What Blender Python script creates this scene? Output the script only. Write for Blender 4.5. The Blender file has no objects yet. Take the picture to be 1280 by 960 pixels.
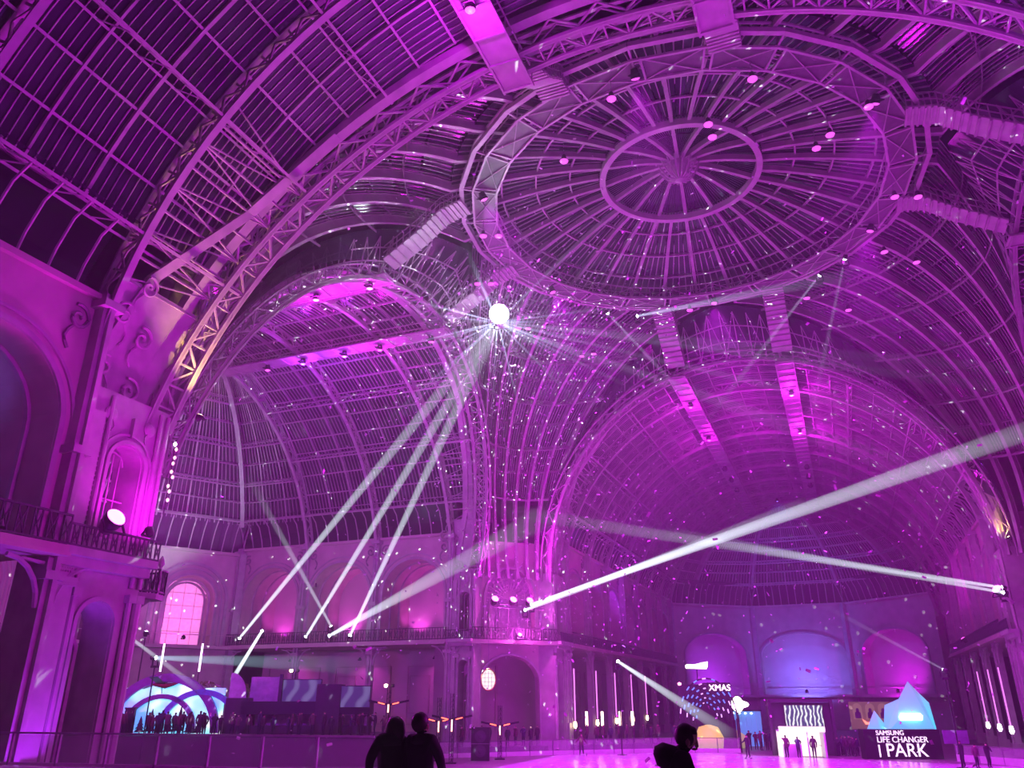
import bpy, math, random
from mathutils import Vector, Matrix, Quaternion
random.seed(7)
scene = bpy.context.scene
col = scene.collection
R_ = math.radians
sin, cos, pi = math.sin, math.cos, math.pi

# ------------------------------------------------------------------ camera, world, exposure
cam_data = bpy.data.cameras.new('camera'); cam = bpy.data.objects.new('camera', cam_data); col.objects.link(cam)
cam.location = (6.29, -48.0, 3.4); cam.rotation_euler = (R_(90 + 22.005), 0, R_(22.108))
cam_data.sensor_width = 36; cam_data.lens = 36 * 970 / 1280; cam_data.clip_end = 600
scene.camera = cam
vs = scene.view_settings
vs.view_transform = 'Standard'; vs.look = 'None'; vs.gamma = 1.0; vs.use_curve_mapping = False
vs.exposure = -0.3
HAZE = 0.0021
world = bpy.data.worlds.new('night'); scene.world = world; world.use_nodes = True
wn = world.node_tree; wn.nodes['Background'].inputs[0].default_value = (0.10, 0.05, 0.30, 1); wn.nodes['Background'].inputs[1].default_value = 0.15
vsn = wn.nodes.new('ShaderNodeVolumeScatter'); vsn.inputs['Color'].default_value = (1, 1, 1, 1)
vsn.inputs['Density'].default_value = HAZE; vsn.inputs['Anisotropy'].default_value = 0.25
wn.links.new(vsn.outputs[0], wn.nodes['World Output'].inputs['Volume'])
cy = scene.cycles
cy.max_bounces = 4; cy.diffuse_bounces = 2; cy.glossy_bounces = 2; cy.transmission_bounces = 3; cy.transparent_max_bounces = 12
cy.volume_bounces = 0; cy.sample_clamp_indirect = 4.0; cy.caustics_reflective = False; cy.caustics_refractive = False
cy.use_denoising = True; cy.use_adaptive_sampling = True; cy.adaptive_threshold = 0.02

# ------------------------------------------------------------------ light colours
MAG = (0.88, 0.006, 0.92); VIO = (0.42, 0.02, 1.0); PUR = (0.72, 0.008, 0.98); BLU = (0.16, 0.14, 1.0); PINK = (0.95, 0.06, 0.82); COOL = (0.72, 0.88, 1.0); WARM = (1.0, 0.55, 0.16)

# ------------------------------------------------------------------ materials
MATS = {}
def mat(name, c=(.5, .5, .5), rough=.6, metal=0., emit=None, es=0., var=.18, scale=3., bump=0., alpha=1., island=0.):
    if name in MATS: return MATS[name]
    m = bpy.data.materials.new(name); m.use_nodes = True; nt = m.node_tree; b = nt.nodes['Principled BSDF']
    b.inputs['Roughness'].default_value = rough; b.inputs['Metallic'].default_value = metal; b.inputs['Alpha'].default_value = alpha
    tc = nt.nodes.new('ShaderNodeTexCoord'); nz = nt.nodes.new('ShaderNodeTexNoise'); nz.inputs['Scale'].default_value = scale; nz.inputs['Detail'].default_value = 5
    nt.links.new(tc.outputs['Object'], nz.inputs['Vector'])
    rp = nt.nodes.new('ShaderNodeValToRGB'); rp.color_ramp.elements[0].position = .3; rp.color_ramp.elements[1].position = .7
    rp.color_ramp.elements[0].color = tuple(x * (1 - var) for x in c) + (1,); rp.color_ramp.elements[1].color = tuple(min(1, x * (1 + var)) for x in c) + (1,)
    nt.links.new(nz.outputs['Fac'], rp.inputs[0]); src = rp.outputs[0]
    if island:
        g = nt.nodes.new('ShaderNodeNewGeometry'); mx = nt.nodes.new('ShaderNodeMix'); mx.data_type = 'RGBA'; mx.blend_type = 'MULTIPLY'; mx.inputs[0].default_value = 1
        mr = nt.nodes.new('ShaderNodeMapRange'); mr.inputs['To Min'].default_value = 1 - island; mr.inputs['To Max'].default_value = 1 + island
        nt.links.new(g.outputs['Random Per Island'], mr.inputs['Value']); nt.links.new(src, mx.inputs[6]); nt.links.new(mr.outputs[0], mx.inputs[7]); src = mx.outputs[2]
    nt.links.new(src, b.inputs['Base Color'])
    if bump:
        bp = nt.nodes.new('ShaderNodeBump'); bp.inputs['Strength'].default_value = bump; bp.inputs['Distance'].default_value = .05
        nt.links.new(nz.outputs['Fac'], bp.inputs['Height']); nt.links.new(bp.outputs[0], b.inputs['Normal'])
    if emit:
        b.inputs['Emission Color'].default_value = tuple(emit) + (1,); b.inputs['Emission Strength'].default_value = es
    MATS[name] = m; return m
IRON = mat('painted_iron', (.42, .44, .40), .45, 0, scale=1.5, var=.15)
IRON2 = mat('painted_iron_darker', (.26, .27, .25), .5, 0, scale=2, var=.2)
GLASS = mat('dusty_roof_glass', (.030, .030, .045), .16, 0, scale=.6, var=.35, alpha=.9, island=.6)
STONE = mat('pale_stone', (.52, .48, .42), .8, 0, scale=.8, var=.12, bump=.2)
STONE2 = mat('lime_plaster', (.60, .57, .52), .85, 0, scale=.35, var=.1, bump=.1)
FLOORM = mat('hall_floor', (.22, .20, .20), .5, 0, scale=.5, var=.2)
DARK = mat('black_housing', (.018, .018, .022), .4, .2)
STAGE = mat('dark_stage_panel', (.05, .035, .06), .6)
CABLE = mat('steel_cable', (.3, .3, .32), .35, .8)
WHITEP = mat('white_panel', (.8, .8, .82), .5, var=.05)
RAILM = mat('dark_railing_iron', (.07, .07, .08), .5)
GOLD = mat('gilded_metal', (.62, .45, .16), .4, .6)

# ------------------------------------------------------------------ mesh builder
def V(*a): return Vector(a)
class MB:
    def __init__(s): s.v = []; s.f = []; s.mi = []; s.cm = 0
    def add(s, vs, fs):
        n = len(s.v); s.v.extend([tuple(x) for x in vs]); s.f.extend([tuple(i + n for i in f) for f in fs]); s.mi.extend([s.cm] * len(fs))
    def quad(s, *p): s.add(p, [tuple(range(len(p)))])
    def box(s, c, d, rz=0., M=None):
        x, y, z = d[0] / 2, d[1] / 2, d[2] / 2; ca, sa = cos(rz), sin(rz)
        P = [(a * x, b * y, e * z) for a in (-1, 1) for b in (-1, 1) for e in (-1, 1)]
        P = [V(c[0] + p[0] * ca - p[1] * sa, c[1] + p[0] * sa + p[1] * ca, c[2] + p[2]) for p in P]
        if M: P = [M @ p for p in P]
        s.add(P, [(0, 1, 3, 2), (4, 6, 7, 5), (0, 4, 5, 1), (2, 3, 7, 6), (0, 2, 6, 4), (1, 5, 7, 3)])
    def bar(s, p, q, w, h=None, up=(0, 0, 1)):
        p, q = Vector(p), Vector(q); h = h or w; d = (q - p)
        if d.length < 1e-6: return
        d.normalize(); a = d.cross(Vector(up))
        if a.length < 1e-4: a = d.cross(V(1, 0, .01))
        a.normalize(); b = a.cross(d); a *= w / 2; b *= h / 2
        P = [p - a - b, p + a - b, p + a + b, p - a + b, q - a - b, q + a - b, q + a + b, q - a + b]
        s.add(P, [(0, 1, 5, 4), (1, 2, 6, 5), (2, 3, 7, 6), (3, 0, 4, 7), (0, 3, 2, 1), (4, 5, 6, 7)])
    def sweep(s, pts, sides, ups, w, h, closed=False, base=0.):
        # rectangle swept along pts: width w along sides, from base to base+h along ups
        n = len(pts); P = []
        for p, a, b in zip(pts, sides, ups):
            p, a, b = Vector(p), Vector(a), Vector(b)
            P += [p - a * w / 2 + b * base, p + a * w / 2 + b * base, p + a * w / 2 + b * (base + h), p - a * w / 2 + b * (base + h)]
        F = []
        for i in range(n if closed else n - 1):
            A = i * 4; B = ((i + 1) % n) * 4
            for k in range(4): F.append((A + k, A + (k + 1) % 4, B + (k + 1) % 4, B + k))
        if not closed: F += [(0, 3, 2, 1), (4 * n - 4, 4 * n - 3, 4 * n - 2, 4 * n - 1)]
        s.add(P, F)
    def tube(s, pts, r, n=8, caps=True):
        pts = [Vector(p) for p in pts]; rr = r if isinstance(r, (list, tuple)) else [r] * len(pts); P = []
        for i, p in enumerate(pts):
            d = (pts[min(i + 1, len(pts) - 1)] - pts[max(i - 1, 0)]).normalized()
            a = d.cross(V(0, 0, 1));  a = d.cross(V(1, 0, 0)) if a.length < .05 else a
            a.normalize(); b = a.cross(d)
            for k in range(n): P.append(p + (a * cos(2 * pi * k / n) + b * sin(2 * pi * k / n)) * rr[i])
        F = [(i * n + k, i * n + (k + 1) % n, (i + 1) * n + (k + 1) % n, (i + 1) * n + k) for i in range(len(pts) - 1) for k in range(n)]
        if caps: F += [tuple(range(n))[::-1], tuple(range((len(pts) - 1) * n, len(pts) * n))]
        s.add(P, F)
    def lathe(s, prof, c=(0, 0, 0), n=16, M=None):
        P = []
        for r, z in prof:
            for k in range(n):
                p = V(c[0] + r * cos(2 * pi * k / n), c[1] + r * sin(2 * pi * k / n), c[2] + z); P.append(M @ p if M else p)
        F = [(i * n + k, i * n + (k + 1) % n, (i + 1) * n + (k + 1) % n, (i + 1) * n + k) for i in range(len(prof) - 1) for k in range(n)]
        F += [tuple(range(n))[::-1], tuple(range((len(prof) - 1) * n, len(prof) * n))]
        s.add(P, F)
    def prism(s, poly, h, M=None):
        # closed polygon (x,y) extruded 0..h in z, then placed by M
        n = len(poly); P = [V(x, y, 0) for x, y in poly] + [V(x, y, h) for x, y in poly]
        if M: P = [M @ p for p in P]
        s.add(P, [tuple(range(n))[::-1], tuple(range(n, 2 * n))] + [(i, (i + 1) % n, n + (i + 1) % n, n + i) for i in range(n)])
    def build(s, name, m, parent=None, kind=None, origin=None, smooth=False):
        me = bpy.data.meshes.new(name); o = Vector(origin) if origin else (V(0, 0, 0))
        me.from_pydata([tuple(Vector(v) - o) for v in s.v], [], s.f)
        ms = m if isinstance(m, (list, tuple)) else [m]
        for x in ms: me.materials.append(x)
        if len(ms) > 1: me.polygons.foreach_set('material_index', s.mi)
        if smooth: me.polygons.foreach_set('use_smooth', [True] * len(s.f))
        me.update()
        ob = bpy.data.objects.new(name, me); col.objects.link(ob); ob.location = o
        if parent: ob.parent = parent
        if kind: ob['kind'] = kind
        return ob
def empty(name, loc=(0, 0, 0), rz=0., q=None):
    o = bpy.data.objects.new(name, None); col.objects.link(o); o.location = loc; o.empty_display_size = .3
    if q: o.rotation_mode = 'QUATERNION'; o.rotation_quaternion = q
    else: o.rotation_euler = (0, 0, rz)
    return o
def tag(o, label, cat=None, group=None, kind=None):
    o['label'] = label
    if cat: o['category'] = cat
    if group: o['group'] = group
    if kind: o['kind'] = kind
    return o
def struct(name, label): return tag(empty(name), label, kind='structure')
def copy_tree(o, parent=None):
    c = o.copy(); col.objects.link(c); c.parent = parent
    for ch in list(o.children): copy_tree(ch, c)
    return c
def look(d): return Vector(d).to_track_quat('Z', 'Y')

# ------------------------------------------------------------------ arms of the hall
RV, ZC = 19.0, 13.1
GR = -1.2   # hall floor level
ARMS = {'far': ((0, 1), (1, 0)), 'near': ((0, -1), (1, 0)), 'left': ((-1, 0), (0, 1)), 'right': ((1, 0), (0, 1))}
def arm_map(a):
    (sx, sy), (ux, uy) = ARMS[a]
    return lambda s, u, z: V(sx * s + ux * u, sy * s + uy * u, z)
def arc(r, t): return r * cos(R_(t)), ZC + r * sin(R_(t))
TIERS = [23.6 + i * 5.867 for i in range(10)] + [83.2, 90.0, 96.8] + [103.6 + i * 5.867 for i in range(10)]
MAJOR = {0, 3, 6, 9, 13, 16, 19, 22}

CAT_U = {'left': (-6.3, 3.2)}
def vault(a, s0, s1, ribs, label, pane_box=None, pitch=.37):
    L = arm_map(a); (sx, sy), (ux, uy) = ARMS[a]; ax = V(sx, sy, 0)
    root = struct('ceiling_' + a, label)
    rad = lambda t: V(ux * cos(R_(t)), uy * cos(R_(t)), sin(R_(t)))
    P = lambda s, r, t: L(s, *arc(r, t))
    ths = [3 + i * 174 / 40 for i in range(41)]
    for s in ribs:
        m = MB()
        m.sweep([P(s, RV, t) for t in ths], [ax] * 41, [rad(t) for t in ths], .30, .10)
        m.sweep([P(s, RV, t) for t in ths], [ax] * 41, [rad(t) for t in ths], .07, .28, base=.1)
        m.sweep([P(s, RV + 1.0, t) for t in ths], [ax] * 41, [rad(t) for t in ths], .26, .10)
        rib = m.build('arch_rib', IRON, root)
        z = MB(); n = 78
        for i in range(n):
            t0, t1 = 3 + i * 174 / n, 3 + (i + 1) * 174 / n
            r0, r1 = (RV + .35, RV + 1.0) if i % 2 else (RV + 1.0, RV + .35)
            z.bar(P(s, r0, t0), P(s, r1, t1), .1, .07, ax)
            if i % 2: z.bar(P(s, RV + .35, t0), P(s, RV + 1., t0), .1, .06, ax)
        z.build('lattice', IRON, rib)
    for i, t in enumerate(TIERS):
        m = MB(); u = rad(t); tn = ax.cross(u)
        if i in MAJOR:
            for r, w in ((RV + .12, .12), (RV + .92, .10)): m.bar(P(s0, r, t), P(s1, r, t), w, .1, u)
            dt = 1.3
            m.bar(P(s0, RV + .95, t + dt), P(s1, RV + .95, t + dt), .1, .1, u)
            k = int((s1 - s0) / .9)
            for j in range(k):
                a0, a1 = s0 + j * (s1 - s0) / k, s0 + (j + 1) * (s1 - s0) / k
                r0, r1 = (RV + .12, RV + .92) if j % 2 else (RV + .92, RV + .12)
                m.bar(P(a0, r0, t), P(a1, r1, t), .06, .05, tn)
                m.bar(P(a0, r0, t), P(a1, r1, t + (dt if r1 > RV + .5 else 0)), .05, .05, tn)
            m.build('purlin', IRON, root)
        else:
            m.bar(P(s0, RV + 1.0, t), P(s1, RV + 1.0, t), .11, .14, u); m.build('glazing_rail', IRON, root)
    # rafters: two between each pair of ribs
    tl = [TIERS[0] + i * (TIERS[-1] - TIERS[0]) / 28 for i in range(29)]
    edges = sorted([s0] + [r for r in ribs if s0 < r < s1] + [s1])
    raf = []
    for e0, e1 in zip(edges, edges[1:]):
        n = max(1, round((e1 - e0) / 2.5))
        raf += [e0 + (e1 - e0) * k / n for k in range(1, n)]
    for s in raf:
        m = MB(); m.sweep([P(s, RV + .88, t) for t in tl], [ax] * 29, [rad(t) for t in tl], .095, .2); m.build('rafter', IRON, root)
    nb = int((s1 - s0) / pitch); m = MB()
    for j in range(nb + 1):
        s = s0 + j * (s1 - s0) / nb
        m.sweep([P(s, RV + 1.02, t) for t in tl], [ax] * 29, [rad(t) for t in tl], .045, .07)
    m.build('glazing_bars', IRON, root, 'stuff')
    # glass panes
    rest = MB(); w = (s1 - s0) / nb; cnt = 0; share = {}
    for j in range(nb):
        sa, sb = s0 + j * w + .03, s0 + (j + 1) * w - .03
        for i in range(len(TIERS) - 1):
            ta, tb = TIERS[i] + .12, TIERS[i + 1] - .12; rr = RV + 1.09
            if pane_box and pane_box(j, i, (sa + sb) / 2) and cnt < 300:
                if i not in share:
                    m = MB(); c = P(sa, rr, ta)
                    q = [P(sa, rr, ta) - c, P(sb, rr, ta) - c, P(sb, rr, tb) - c, P(sa, rr, tb) - c]; o = rad((ta + tb) / 2) * .02
                    m.add(q + [x + o for x in q], [(0, 1, 2, 3), (7, 6, 5, 4), (0, 4, 5, 1), (1, 5, 6, 2), (2, 6, 7, 3), (3, 7, 4, 0)])
                    share[i] = m.build('pane', GLASS, root); ob = share[i]
                else:
                    ob = share[i].copy(); col.objects.link(ob)
                ob.location = P(sa, rr, ta); cnt += 1
            else:
                d = random.uniform(-.01, .01)
                rest.quad(P(sa, rr + d, ta), P(sb, rr - d, ta), P(sb, rr, tb), P(sa, rr, tb))
    rest.build('glass_panes', GLASS, root, 'stuff')
    # twin ridge catwalks
    for u in CAT_U.get(a, (-4.7, 4.9)):
        m = MB(); zt = 31.2
        for du in (-.75, .75):
            m.bar(L(s0 - 3.2, u + du, zt), L(s1, u + du, zt), .12, .12); m.bar(L(s0 - 3.2, u + du, zt + .9), L(s1, u + du, zt + .9), .07, .07)
        m.box(L((s0 - 3.2 + s1) / 2, u, zt + .05), (abs(sx) * (s1 - s0 + 3.2) + abs(ux) * 1.4, abs(sy) * (s1 - s0 + 3.2) + abs(uy) * 1.4, .06))
        k = int((s1 - s0) / 1.5)
        for j in range(k):
            s = s0 - 3 + j * (s1 - s0 + 3) / k
            for du in (-.75, .75): m.bar(L(s, u + du, zt), L(s, u + du, zt + .9), .05)
            m.bar(L(s, u - .75, zt - .04), L(s, u + .75, zt - .04), .1)
        m.build('catwalk', IRON, root)
    return root

def apse(a, apex, path, root):
    # glazed half dome closing an arm: fans from the apex of the ridge down to the plan polyline path [(s, u)]
    L = arm_map(a); seg = [math.dist(p, q) for p, q in zip(path, path[1:])]; tot = sum(seg)
    def W(x):
        d = min(max(x, 0), 1) * tot
        for (p, q), l in zip(zip(path, path[1:]), seg):
            if d <= l + 1e-6: f = d / l; return p[0] + (q[0] - p[0]) * f, p[1] + (q[1] - p[1]) * f
            d -= l
        return path[-1]
    def P(x, t, k=0.):
        c = cos(R_(t)) * (1 + k / RV); w = W(x); return L(apex + (w[0] - apex) * c, w[1] * c, ZC + (RV + k) * sin(R_(t)))
    ts = [22 + i * 68 / 24 for i in range(25)]
    def side(x): return (P(x + .004, 30) - P(x - .004, 30)).normalized()
    def up(x, t): return (P(x, t, 1) - P(x, t)).normalized()
    acc = 0
    for l in seg[:-1]:
        acc += l; x = acc / tot; m = MB(); sd = side(x)
        m.sweep([P(x, t) for t in ts], [sd] * 25, [up(x, t) for t in ts], .4, .14); m.sweep([P(x, t) for t in ts], [sd] * 25, [up(x, t) for t in ts], .1, .8)
        m.build('arch_rib', IRON, root)
    nb = int(tot / .5); m = MB(); g = MB(); tr = [23.6, 29, 35, 41, 48, 55, 64, 75, 88]
    for j in range(nb + 1):
        x = j / nb; sd = side(x); tt = [t for t in ts if t < (89 if j % 4 == 0 else 74)]
        m.sweep([P(x, t, .9) for t in tt], [sd] * len(tt), [up(x, t) for t in tt], .16 if j % 6 == 0 else .06, .08)
        if j < nb:
            for t0, t1 in zip(tr, tr[1:]):
                e = .03 / nb; x2 = (j + 1) / nb; g.quad(P(x + e, t0 + .3, 1.1), P(x2 - e, t0 + .3, 1.1), P(x2 - e, t1 - .3, 1.1), P(x + e, t1 - .3, 1.1))
    m.build('glazing_bars', IRON, root, 'stuff'); g.build('glass_panes', GLASS, root, 'stuff')
    for k, t in enumerate(tr[:-1]):
        m = MB(); ps = [i / 48 for i in range(49)]
        if k in (0, 2, 4, 6):
            for kk in (.1, .9): m.sweep([P(p, t, kk) for p in ps], [V(0, 0, 1)] * 49, [up(p, t) for p in ps], .14, .1)
            for i in range(80): m.bar(P(i / 80, t, .1 if i % 2 else .9), P((i + 1) / 80, t, .9 if i % 2 else .1), .06)
            m.build('purlin', IRON, root)
        else:
            m.sweep([P(p, t, .85) for p in ps], [V(0, 0, 1)] * 49, [up(p, t) for p in ps], .1, .14); m.build('glazing_rail', IRON, root)

FAR_RIBS = [28.3 + 7.5 * i for i in range(8)]
LEFT_RIBS = [27.1, 35.3, 43.5]
NEAR_RIBS = [28.7, 36.2, 43.7]
ceil_far = vault('far', 23.2, 82.0, FAR_RIBS, 'long glazed barrel vault with twin catwalks ending above the blue end wall')
ceil_left = vault('left', 23.2, 43.5, LEFT_RIBS, 'glazed vault of the side wing above the pink arcade and dark stage')
ceil_near = vault('near', 23.2, 44.5, NEAR_RIBS, 'dark glazed vault overhead crossed by large purple ribs and glazing bars',
                  pane_box=lambda j, i, s: s < 37.5 and 13 <= i <= 22)
ceil_right = vault('right', 23.2, 38.0, [28.3, 35.8], 'glazed vault of the wing opening beside the dome, mostly out of frame')
apse('far', 81.0, [(82.0 + 10 * sin(R_(p)), 19 * cos(R_(p))) for p in (0, 30, 68, 112, 150, 180)], ceil_far)
LEFT_END = [(52.2, 19), (57.8, 9.2), (59.5, 0), (57.8, -9.2), (52.2, -19)]
apse('left', 42.0, [(43.5, 19)] + LEFT_END + [(43.5, -19)], ceil_left)

# ------------------------------------------------------------------ dome over the crossing
dome = struct('ceiling_dome', 'great glazed dome with radiating ribs, round gallery and inner ring')
ZG, RG, ZO, RO = 35.8, 15.2, 38.8, 5.6
def arch_pt(a, t, k=0., ds=0.):
    L = arm_map(a); u, z = arc(RV + k, t); return L(24.6 - 4.2 * sin(R_(t)) + ds, u, z)
ths = [2 + i * 176 / 56 for i in range(57)]
for a in ARMS:
    (sx, sy), (ux, uy) = ARMS[a]; ax = V(sx, sy, 0); rad = lambda t: V(ux * cos(R_(t)), uy * cos(R_(t)), sin(R_(t)))
    m = MB()
    for ds in (0, 1.15):
        m.sweep([arch_pt(a, t, 0, ds) for t in ths], [ax] * 57, [rad(t) for t in ths], .26, .12)
        m.sweep([arch_pt(a, t, 0, ds) for t in ths], [ax] * 57, [rad(t) for t in ths], .08, .3); m.sweep([arch_pt(a, t, 1.0, ds) for t in ths], [ax] * 57, [rad(t) for t in ths], .2, .1)
        for i in range(56): m.bar(arch_pt(a, ths[i], .2 if i % 2 else 1.0, ds), arch_pt(a, ths[i + 1], 1.0 if i % 2 else .2, ds), .07, .06, ax)
    ar = m.build('crossing_arch', IRON, dome)
    m = MB()
    for i in range(0, 56): 
        m.bar(arch_pt(a, ths[i], .15, 0 if i % 2 else 1.15), arch_pt(a, ths[i + 1], .15, 1.15 if i % 2 else 0), .08, .08, ax)
        m.bar(arch_pt(a, ths[i], .15, 0), arch_pt(a, ths[i], .15, 1.15), .08, .08, ax)
    m.build('lattice', IRON, ar)
    # lattice spandrel from the arch up to the skirt of the dome
    (L) = arm_map(a)
    def skirt(t):
        c, sn = cos(R_(t)), sin(R_(t)); sg = 1
        return L(17.0 + 7.6 * abs(c), 19 * c, ZC + (ZG - ZC) * sn)
    m = MB(); tt = [14 + i * 152 / 44 for i in range(45)]
    for i in range(44):
        p, q, p2, q2 = arch_pt(a, tt[i], .4), skirt(tt[i]), arch_pt(a, tt[i + 1], .4), skirt(tt[i + 1])
        m.bar(p, q, .08, .08, ax); m.bar(p, q2, .05, .05, ax)
        if i % 2: m.bar(q, p2, .05, .05, ax)
        for k in (.35, .7): m.bar(p.lerp(q, k), p2.lerp(q2, k), .09, .09, ax)
    m.build('spandrel_lattice', IRON, dome)
    g = MB()
    for i in range(44): g.quad(arch_pt(a, tt[i], 1.4), arch_pt(a, tt[i + 1], 1.4), skirt(tt[i + 1]) + V(0, 0, .6), skirt(tt[i]) + V(0, 0, .6))
    g.build('glass_panes', GLASS, dome, 'stuff')
NR = 8
def fan_pt(qd, tf, ph, k=0.):
    # quadrant qd (0..3) starting angle 90*qd, tf 0..1 across, ph 0..90 up
    a = R_(90 * qd + 90 * tf); c0, s0 = cos(R_(90 * qd)), sin(R_(90 * qd)); c1, s1 = cos(R_(90 * qd + 90)), sin(R_(90 * qd + 90))
    p1 = V(c0 * 24.6 + c1 * 19, s0 * 24.6 + s1 * 19, 0); p2 = V(c1 * 24.6 + c0 * 19, s1 * 24.6 + s0 * 19, 0)
    b = p1.lerp(p2, tf); r = V(cos(a) * 16.6, sin(a) * 16.6, 0); c = cos(R_(ph)); bulge = 1 + .10 * sin(R_(2 * ph)) * sin(pi * tf)
    p = r + (b - r) * c
    p = p * bulge; n = V(p.x, p.y, 0).normalized()
    return V(p.x, p.y, ZC + (ZG + .3 - ZC) * sin(R_(ph))) + (n * c + V(0, 0, 1) * sin(R_(ph))) * k
phs = [2 + i * 88 / 26 for i in range(27)]
for qd in range(4):
    fg = MB(); bars = MB()
    for i in range(NR):
        tf = (i + .5) / NR
        pts = [fan_pt(qd, tf, p) for p in phs]; sd = [(fan_pt(qd, tf + .01, p) - fan_pt(qd, tf - .01, p)).normalized() for p in phs]; up = [(fan_pt(qd, tf, p, 1) - fan_pt(qd, tf, p)).normalized() for p in phs]
        m = MB(); m.sweep(pts, sd, up, .26, .12); m.sweep(pts, sd, up, .07, .7); m.sweep(pts, sd, up, .18, .08, base=.7)
        m.build('dome_rib', IRON, dome)
    nbar = 56
    pb = [p for p in phs if p > 22]
    for i in range(nbar + 1):
        tf = i / nbar; pts = [fan_pt(qd, tf, p, .8) for p in pb]
        sd = [(fan_pt(qd, tf + .01, p) - fan_pt(qd, tf - .01, p)).normalized() for p in pb]; up = [(fan_pt(qd, tf, p, 1) - fan_pt(qd, tf, p)).normalized() for p in pb]
        bars.sweep(pts, sd, up, .06, .07)
        if i < nbar:
            for p0, p1 in zip(pb[::2], pb[2::2]):
                e = .04 / nbar * 4; fg.quad(fan_pt(qd, tf + e, p0 + .3, .9), fan_pt(qd, tf + 1 / nbar - e, p0 + .3, .9), fan_pt(qd, tf + 1 / nbar - e, p1 - .3, .9), fan_pt(qd, tf + e, p1 - .3, .9))
    bars.build('glazing_bars', IRON, dome, 'stuff'); fg.build('glass_panes', GLASS, dome, 'stuff')
    for k, ph in enumerate([22, 29, 36, 43, 50, 57, 64, 71, 79]):
        m = MB(); tf = [i / 24 for i in range(25)]
        if k % 2 == 0:
            for kk, w in ((.05, .16), (.75, .12)): m.sweep([fan_pt(qd, t, ph, kk) for t in tf], [V(0, 0, 1)] * 25, [(fan_pt(qd, t, ph, 1) - fan_pt(qd, t, ph)).normalized() for t in tf], w, .1)
            for i in range(48): m.bar(fan_pt(qd, i / 48, ph, .05 if i % 2 else .75), fan_pt(qd, (i + 1) / 48, ph, .75 if i % 2 else .05), .06)
            m.build('purlin', IRON, dome)
        else:
            m.sweep([fan_pt(qd, t, ph, .75) for t in tf], [V(0, 0, 1)] * 25, [(fan_pt(qd, t, ph, 1) - fan_pt(qd, t, ph)).normalized() for t in tf], .1, .12); m.build('glazing_rail', IRON, dome)
# cap above the gallery
def cap_pt(a, r, k=0.):
    f = max(0., (r - RO) / (16.6 - RO)); z = ZO + (ZG + .3 - ZO) * f ** 1.35
    if r < RO: z = ZO + .9 * (1 - (r / RO) ** 2)
    return V(cos(a) * r, sin(a) * r, z + k)
rs = [.5 + i * 16.1 / 18 for i in range(19)]
for i in range(32):
    a = 2 * pi * (i + .5) / 32; sd = V(-sin(a), cos(a), 0); m = MB()
    rr = rs if i % 2 == 0 else [r for r in rs if r > RO - .1]
    m.sweep([cap_pt(a, r) for r in rr], [sd] * len(rr), [V(0, 0, 1)] * len(rr), .24, .1); m.sweep([cap_pt(a, r) for r in rr], [sd] * len(rr), [V(0, 0, 1)] * len(rr), .07, .5)
    m.build('cap_rib', IRON, dome)
bars = MB(); g = MB(); nb = 160
for i in range(nb):
    a = 2 * pi * i / nb; sd = V(-sin(a), cos(a), 0); rr = [r for r in rs if r > (RO if i % 2 else 9)]
    bars.sweep([cap_pt(a, r, .55) for r in rr], [sd] * len(rr), [V(0, 0, 1)] * len(rr), .06, .07)
    a2 = 2 * pi * (i + 1) / nb
    for r0, r1 in ((.6, 3), (3, 5.6), (5.6, 8), (8, 10.5), (10.5, 13), (13, 15), (15, 16.6)):
        g.quad(cap_pt(a + .003, r0 + .04, .63), cap_pt(a2 - .003, r0 + .04, .63), cap_pt(a2 - .003, r1 - .04, .63), cap_pt(a + .003, r1 - .04, .63))
bars.build('glazing_bars', IRON, dome, 'stuff'); g.build('glass_panes', GLASS, dome, 'stuff')
def ring(name, r, z, w, h, n=72, m_=IRON):
    m = MB(); A = [2 * pi * i / n for i in range(n)]
    m.sweep([V(cos(a) * r, sin(a) * r, z) for a in A], [V(cos(a), sin(a), 0) for a in A], [V(0, 0, 1)] * n, w, h, closed=True); return m.build(name, m_, dome)
for r in (8, 10.5, 13): 
    z = cap_pt(0, r).z; ring('cap_purlin', r, z + .35, .12, .14)
ring('oculus_ring', RO, ZO - .25, .42, .5)
m = MB(); m.lathe([(.1, -1.3), (.35, -1.1), (.25, -.8), (.5, -.5), (.75, -.1), (.9, .5), (.3, .9)], (0, 0, ZO + .6), 20)
for i in range(16):
    a = 2 * pi * i / 16; m.tube([V(cos(a) * r, sin(a) * r, ZO + .5 + z) for r, z in ((.3, -.9), (.8, -.75), (1.3, -.1), (1.5, .35))], .06, 5)
m.build('dome_hub', IRON, dome)
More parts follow.
